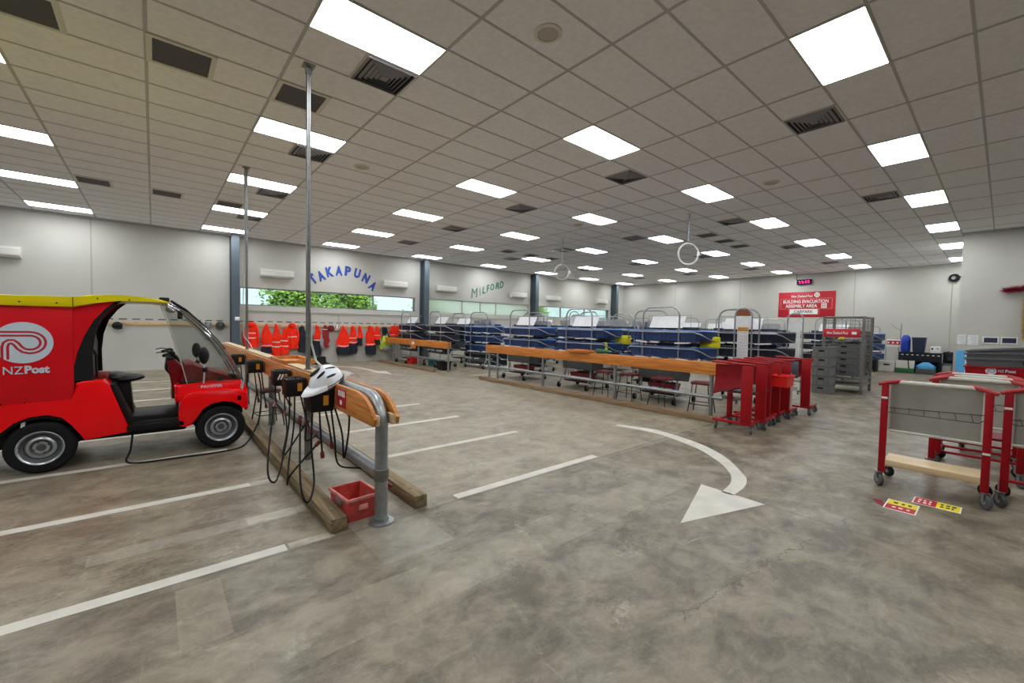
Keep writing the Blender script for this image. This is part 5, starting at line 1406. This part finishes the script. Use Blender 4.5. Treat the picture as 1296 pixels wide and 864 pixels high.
# wheels
def wheel(x, y, s):
    r = .262
    Mw = T_((VX(x), y, r)) @ RX(PI/2*s)
    b = B(); b.lathe([(.155, -.06), (.20, -.07), (.24, -.065), (.258, -.045), (r, -.02), (r, .02), (.258, .045), (.24, .065), (.20, .07), (.155, .06)], 36, Mw)
    w = b.done('wheel', M['rubber'], V)
    b = B(); b.lathe([(.150, -.06), (.165, .066), (.172, .07), (.165, .072), (.150, .060), (.138, .030), (.125, .022), (.105, .040), (.085, .046), (.07, .030), (.05, .028), (.035, .03), (0, .03)], 36, Mw)
    rim = b.done('rim', M['rim'], w)
    b = B()
    for k in range(16):
        a = 2*PI*k/16; b.box(Mw @ Vector((.131*math.cos(a), .131*math.sin(a), .0275)), (.02, .022, .004), Mw.to_3x3().to_4x4() @ RZ(a))
    b.done('rim_slot', M['black'], rim)
    b = B(); b.lathe([(.146, .0585), (.120, .030), (.112, .036), (.112, .040), (.122, .034), (.146, .062)], 36, Mw); b.done('rim_groove', M['greytub'], rim)
    b = B(); b.lathe([(.078, .047), (.066, .032), (.060, .033), (.066, .036), (.078, .050)], 30, Mw); b.done('rim_recess', M['greytub'], rim)
    b = B(); b.lathe([(0, .045), (.03, .043), (.036, .03), (.036, .02)], 20, Mw)
    for k in range(4):
        a = 2*PI*k/4+.4; b.lathe([(0, .04), (.009, .038), (.009, .02)], 8, Mw @ T_((.058*math.cos(a), .058*math.sin(a), 0)))
    b.done('hub_cap', M['greytub'], rim)
for x in (-.886, .635):
    wheel(x, .075, 1); wheel(x, WV-.075, -1)
b = B(); b.bb(VX(-1.02), VX(-.99), .03, .06, .48, .62); b.done('mud_flap', M['offwhite'], V)

# ------------------------------------------------------------------ outside the windows
b = B(); b.bb(-12, 45, YW+.3, 60, -.2, -.02); struct('ground', b, M['asphalt'])
def tree(lab, x, y, h, rx, seed, n=2600):
    t = thing('tree', lab, 'tree', (x, y, 0)); r = random.Random(seed)
    b = B(); b.tube([(0, 0, -.05), (.1, 0, h*.3), (.0, .1, h*.55), (.1, 0, h*.9)], [.16, .13, .1, .03], 8)
    for k in range(9):
        a = r.uniform(0, 6.28); z = h*r.uniform(.15, .6); L = rx*r.uniform(.5, .9); b.tube([(.05, 0, z), (L*.5*math.cos(a), L*.4*math.sin(a), z+.4), (L*math.cos(a), L*.7*math.sin(a), z+.9)], [.05, .04, .015], 6)
    b.done('trunk', M['bark'], t)
    b = B()
    for k in range(n):
        while True:
            p = Vector((r.uniform(-1, 1), r.uniform(-1, 1), r.uniform(-1, 1)))
            if p.length < 1: break
        p = p*(.55+.45*abs(mnoise.noise(p*2.5+Vector((seed, 0, 0)))*2)); p = p.normalized()*max(p.length, .45*r.random()**.3)
        c = Vector((p.x*rx, p.y*rx*.7, h*.52+p.z*h*.5))
        u = Vector((r.gauss(0, 1), r.gauss(0, 1), r.gauss(0, .6))).normalized(); v = u.orthogonal().normalized(); s = r.uniform(.07, .14)
        b.bm.faces.new([b.bm.verts.new(q) for q in (c-u*s, c+v*s*.5, c+u*s, c-v*s*.5)])
    b.done('foliage', M['leaf'], t, False)
tree('bushy green tree outside the first window, behind its left half', 4.9, 21.6, 4.6, 1.5, 1, 3400)
tree('bushy green tree outside the first window, behind its middle', 7.9, 21.9, 4.8, 1.45, 2, 3400)
tree('bushy green tree outside the first window, between the two nearer ones', 7.1, 25.6, 5.4, 2.2, 5, 4200)
tree('green tree outside the third window', 21.6, 22.8, 4.6, 1.7, 3)
tree('green tree outside the second window', 13.2, 23.6, 3.6, 1.6, 4)
t = thing('building', 'pale neighbouring building seen through the strip windows', 'building', (0, 30, 0))
b = B(); b.bb(-8, 44, 0, 6, -.1, 6.5); bw = b.done('facade', M['bldg'], t)
for k in range(7):
    b = B(); b.bb(-6+k*7.2, -4.2+k*7.2, -.04, 0, 4.6, 5.8); b.done('window', M['alu'], bw)
b = B(); b.bb(-8.3, 44.3, -.4, 6.3, 6.5, 6.8); b.done('roof', M['dsteel'], t)

# ------------------------------------------------------------------ light, sky, camera
W = bpy.data.worlds.new('sky'); SC.world = W; W.use_nodes = True
N = W.node_tree.nodes; L = W.node_tree.links
sky = N.new('ShaderNodeTexSky'); sky.sky_type = 'NISHITA'; sky.sun_disc = False; sky.sun_elevation = math.radians(55); sky.sun_rotation = math.radians(190)
L.new(sky.outputs[0], N['Background'].inputs[0]); N['Background'].inputs[1].default_value = .42
su = bpy.data.lights.new('sun', 'SUN'); su.energy = 3.5; su.angle = .01; so = bpy.data.objects.new('sun', su); C.objects.link(so)
so.rotation_euler = (math.radians(36), 0, math.radians(15))

cam = bpy.data.cameras.new('camera'); co = bpy.data.objects.new('camera', cam); C.objects.link(co)
yaw, pit, rol, f = .8643, -.0377, .0198, 531.857
F = Vector((math.cos(pit)*math.cos(yaw), math.cos(pit)*math.sin(yaw), math.sin(pit)))
R0 = Vector((math.sin(yaw), -math.cos(yaw), 0)); U0 = R0.cross(F)
Rr = R0*math.cos(rol)+U0*math.sin(rol); Uu = -R0*math.sin(rol)+U0*math.cos(rol)
mt = Matrix((Rr, Uu, -F)).transposed().to_4x4(); mt.translation = (0, 0, 1.6)
co.matrix_world = mt
cam.sensor_width = 36; cam.sensor_fit = 'HORIZONTAL'; cam.lens = f/1296*36; cam.clip_start = .05; cam.clip_end = 300
SC.camera = co
SC.view_settings.view_transform = 'Standard'; SC.view_settings.look = 'None'; SC.view_settings.gamma = 1; SC.view_settings.use_curve_mapping = False
SC.view_settings.exposure = .2
SC.cycles.max_bounces = 8; SC.cycles.diffuse_bounces = 5; SC.cycles.transparent_max_bounces = 12
SC.cycles.use_denoising = True; SC.cycles.sample_clamp_indirect = 6
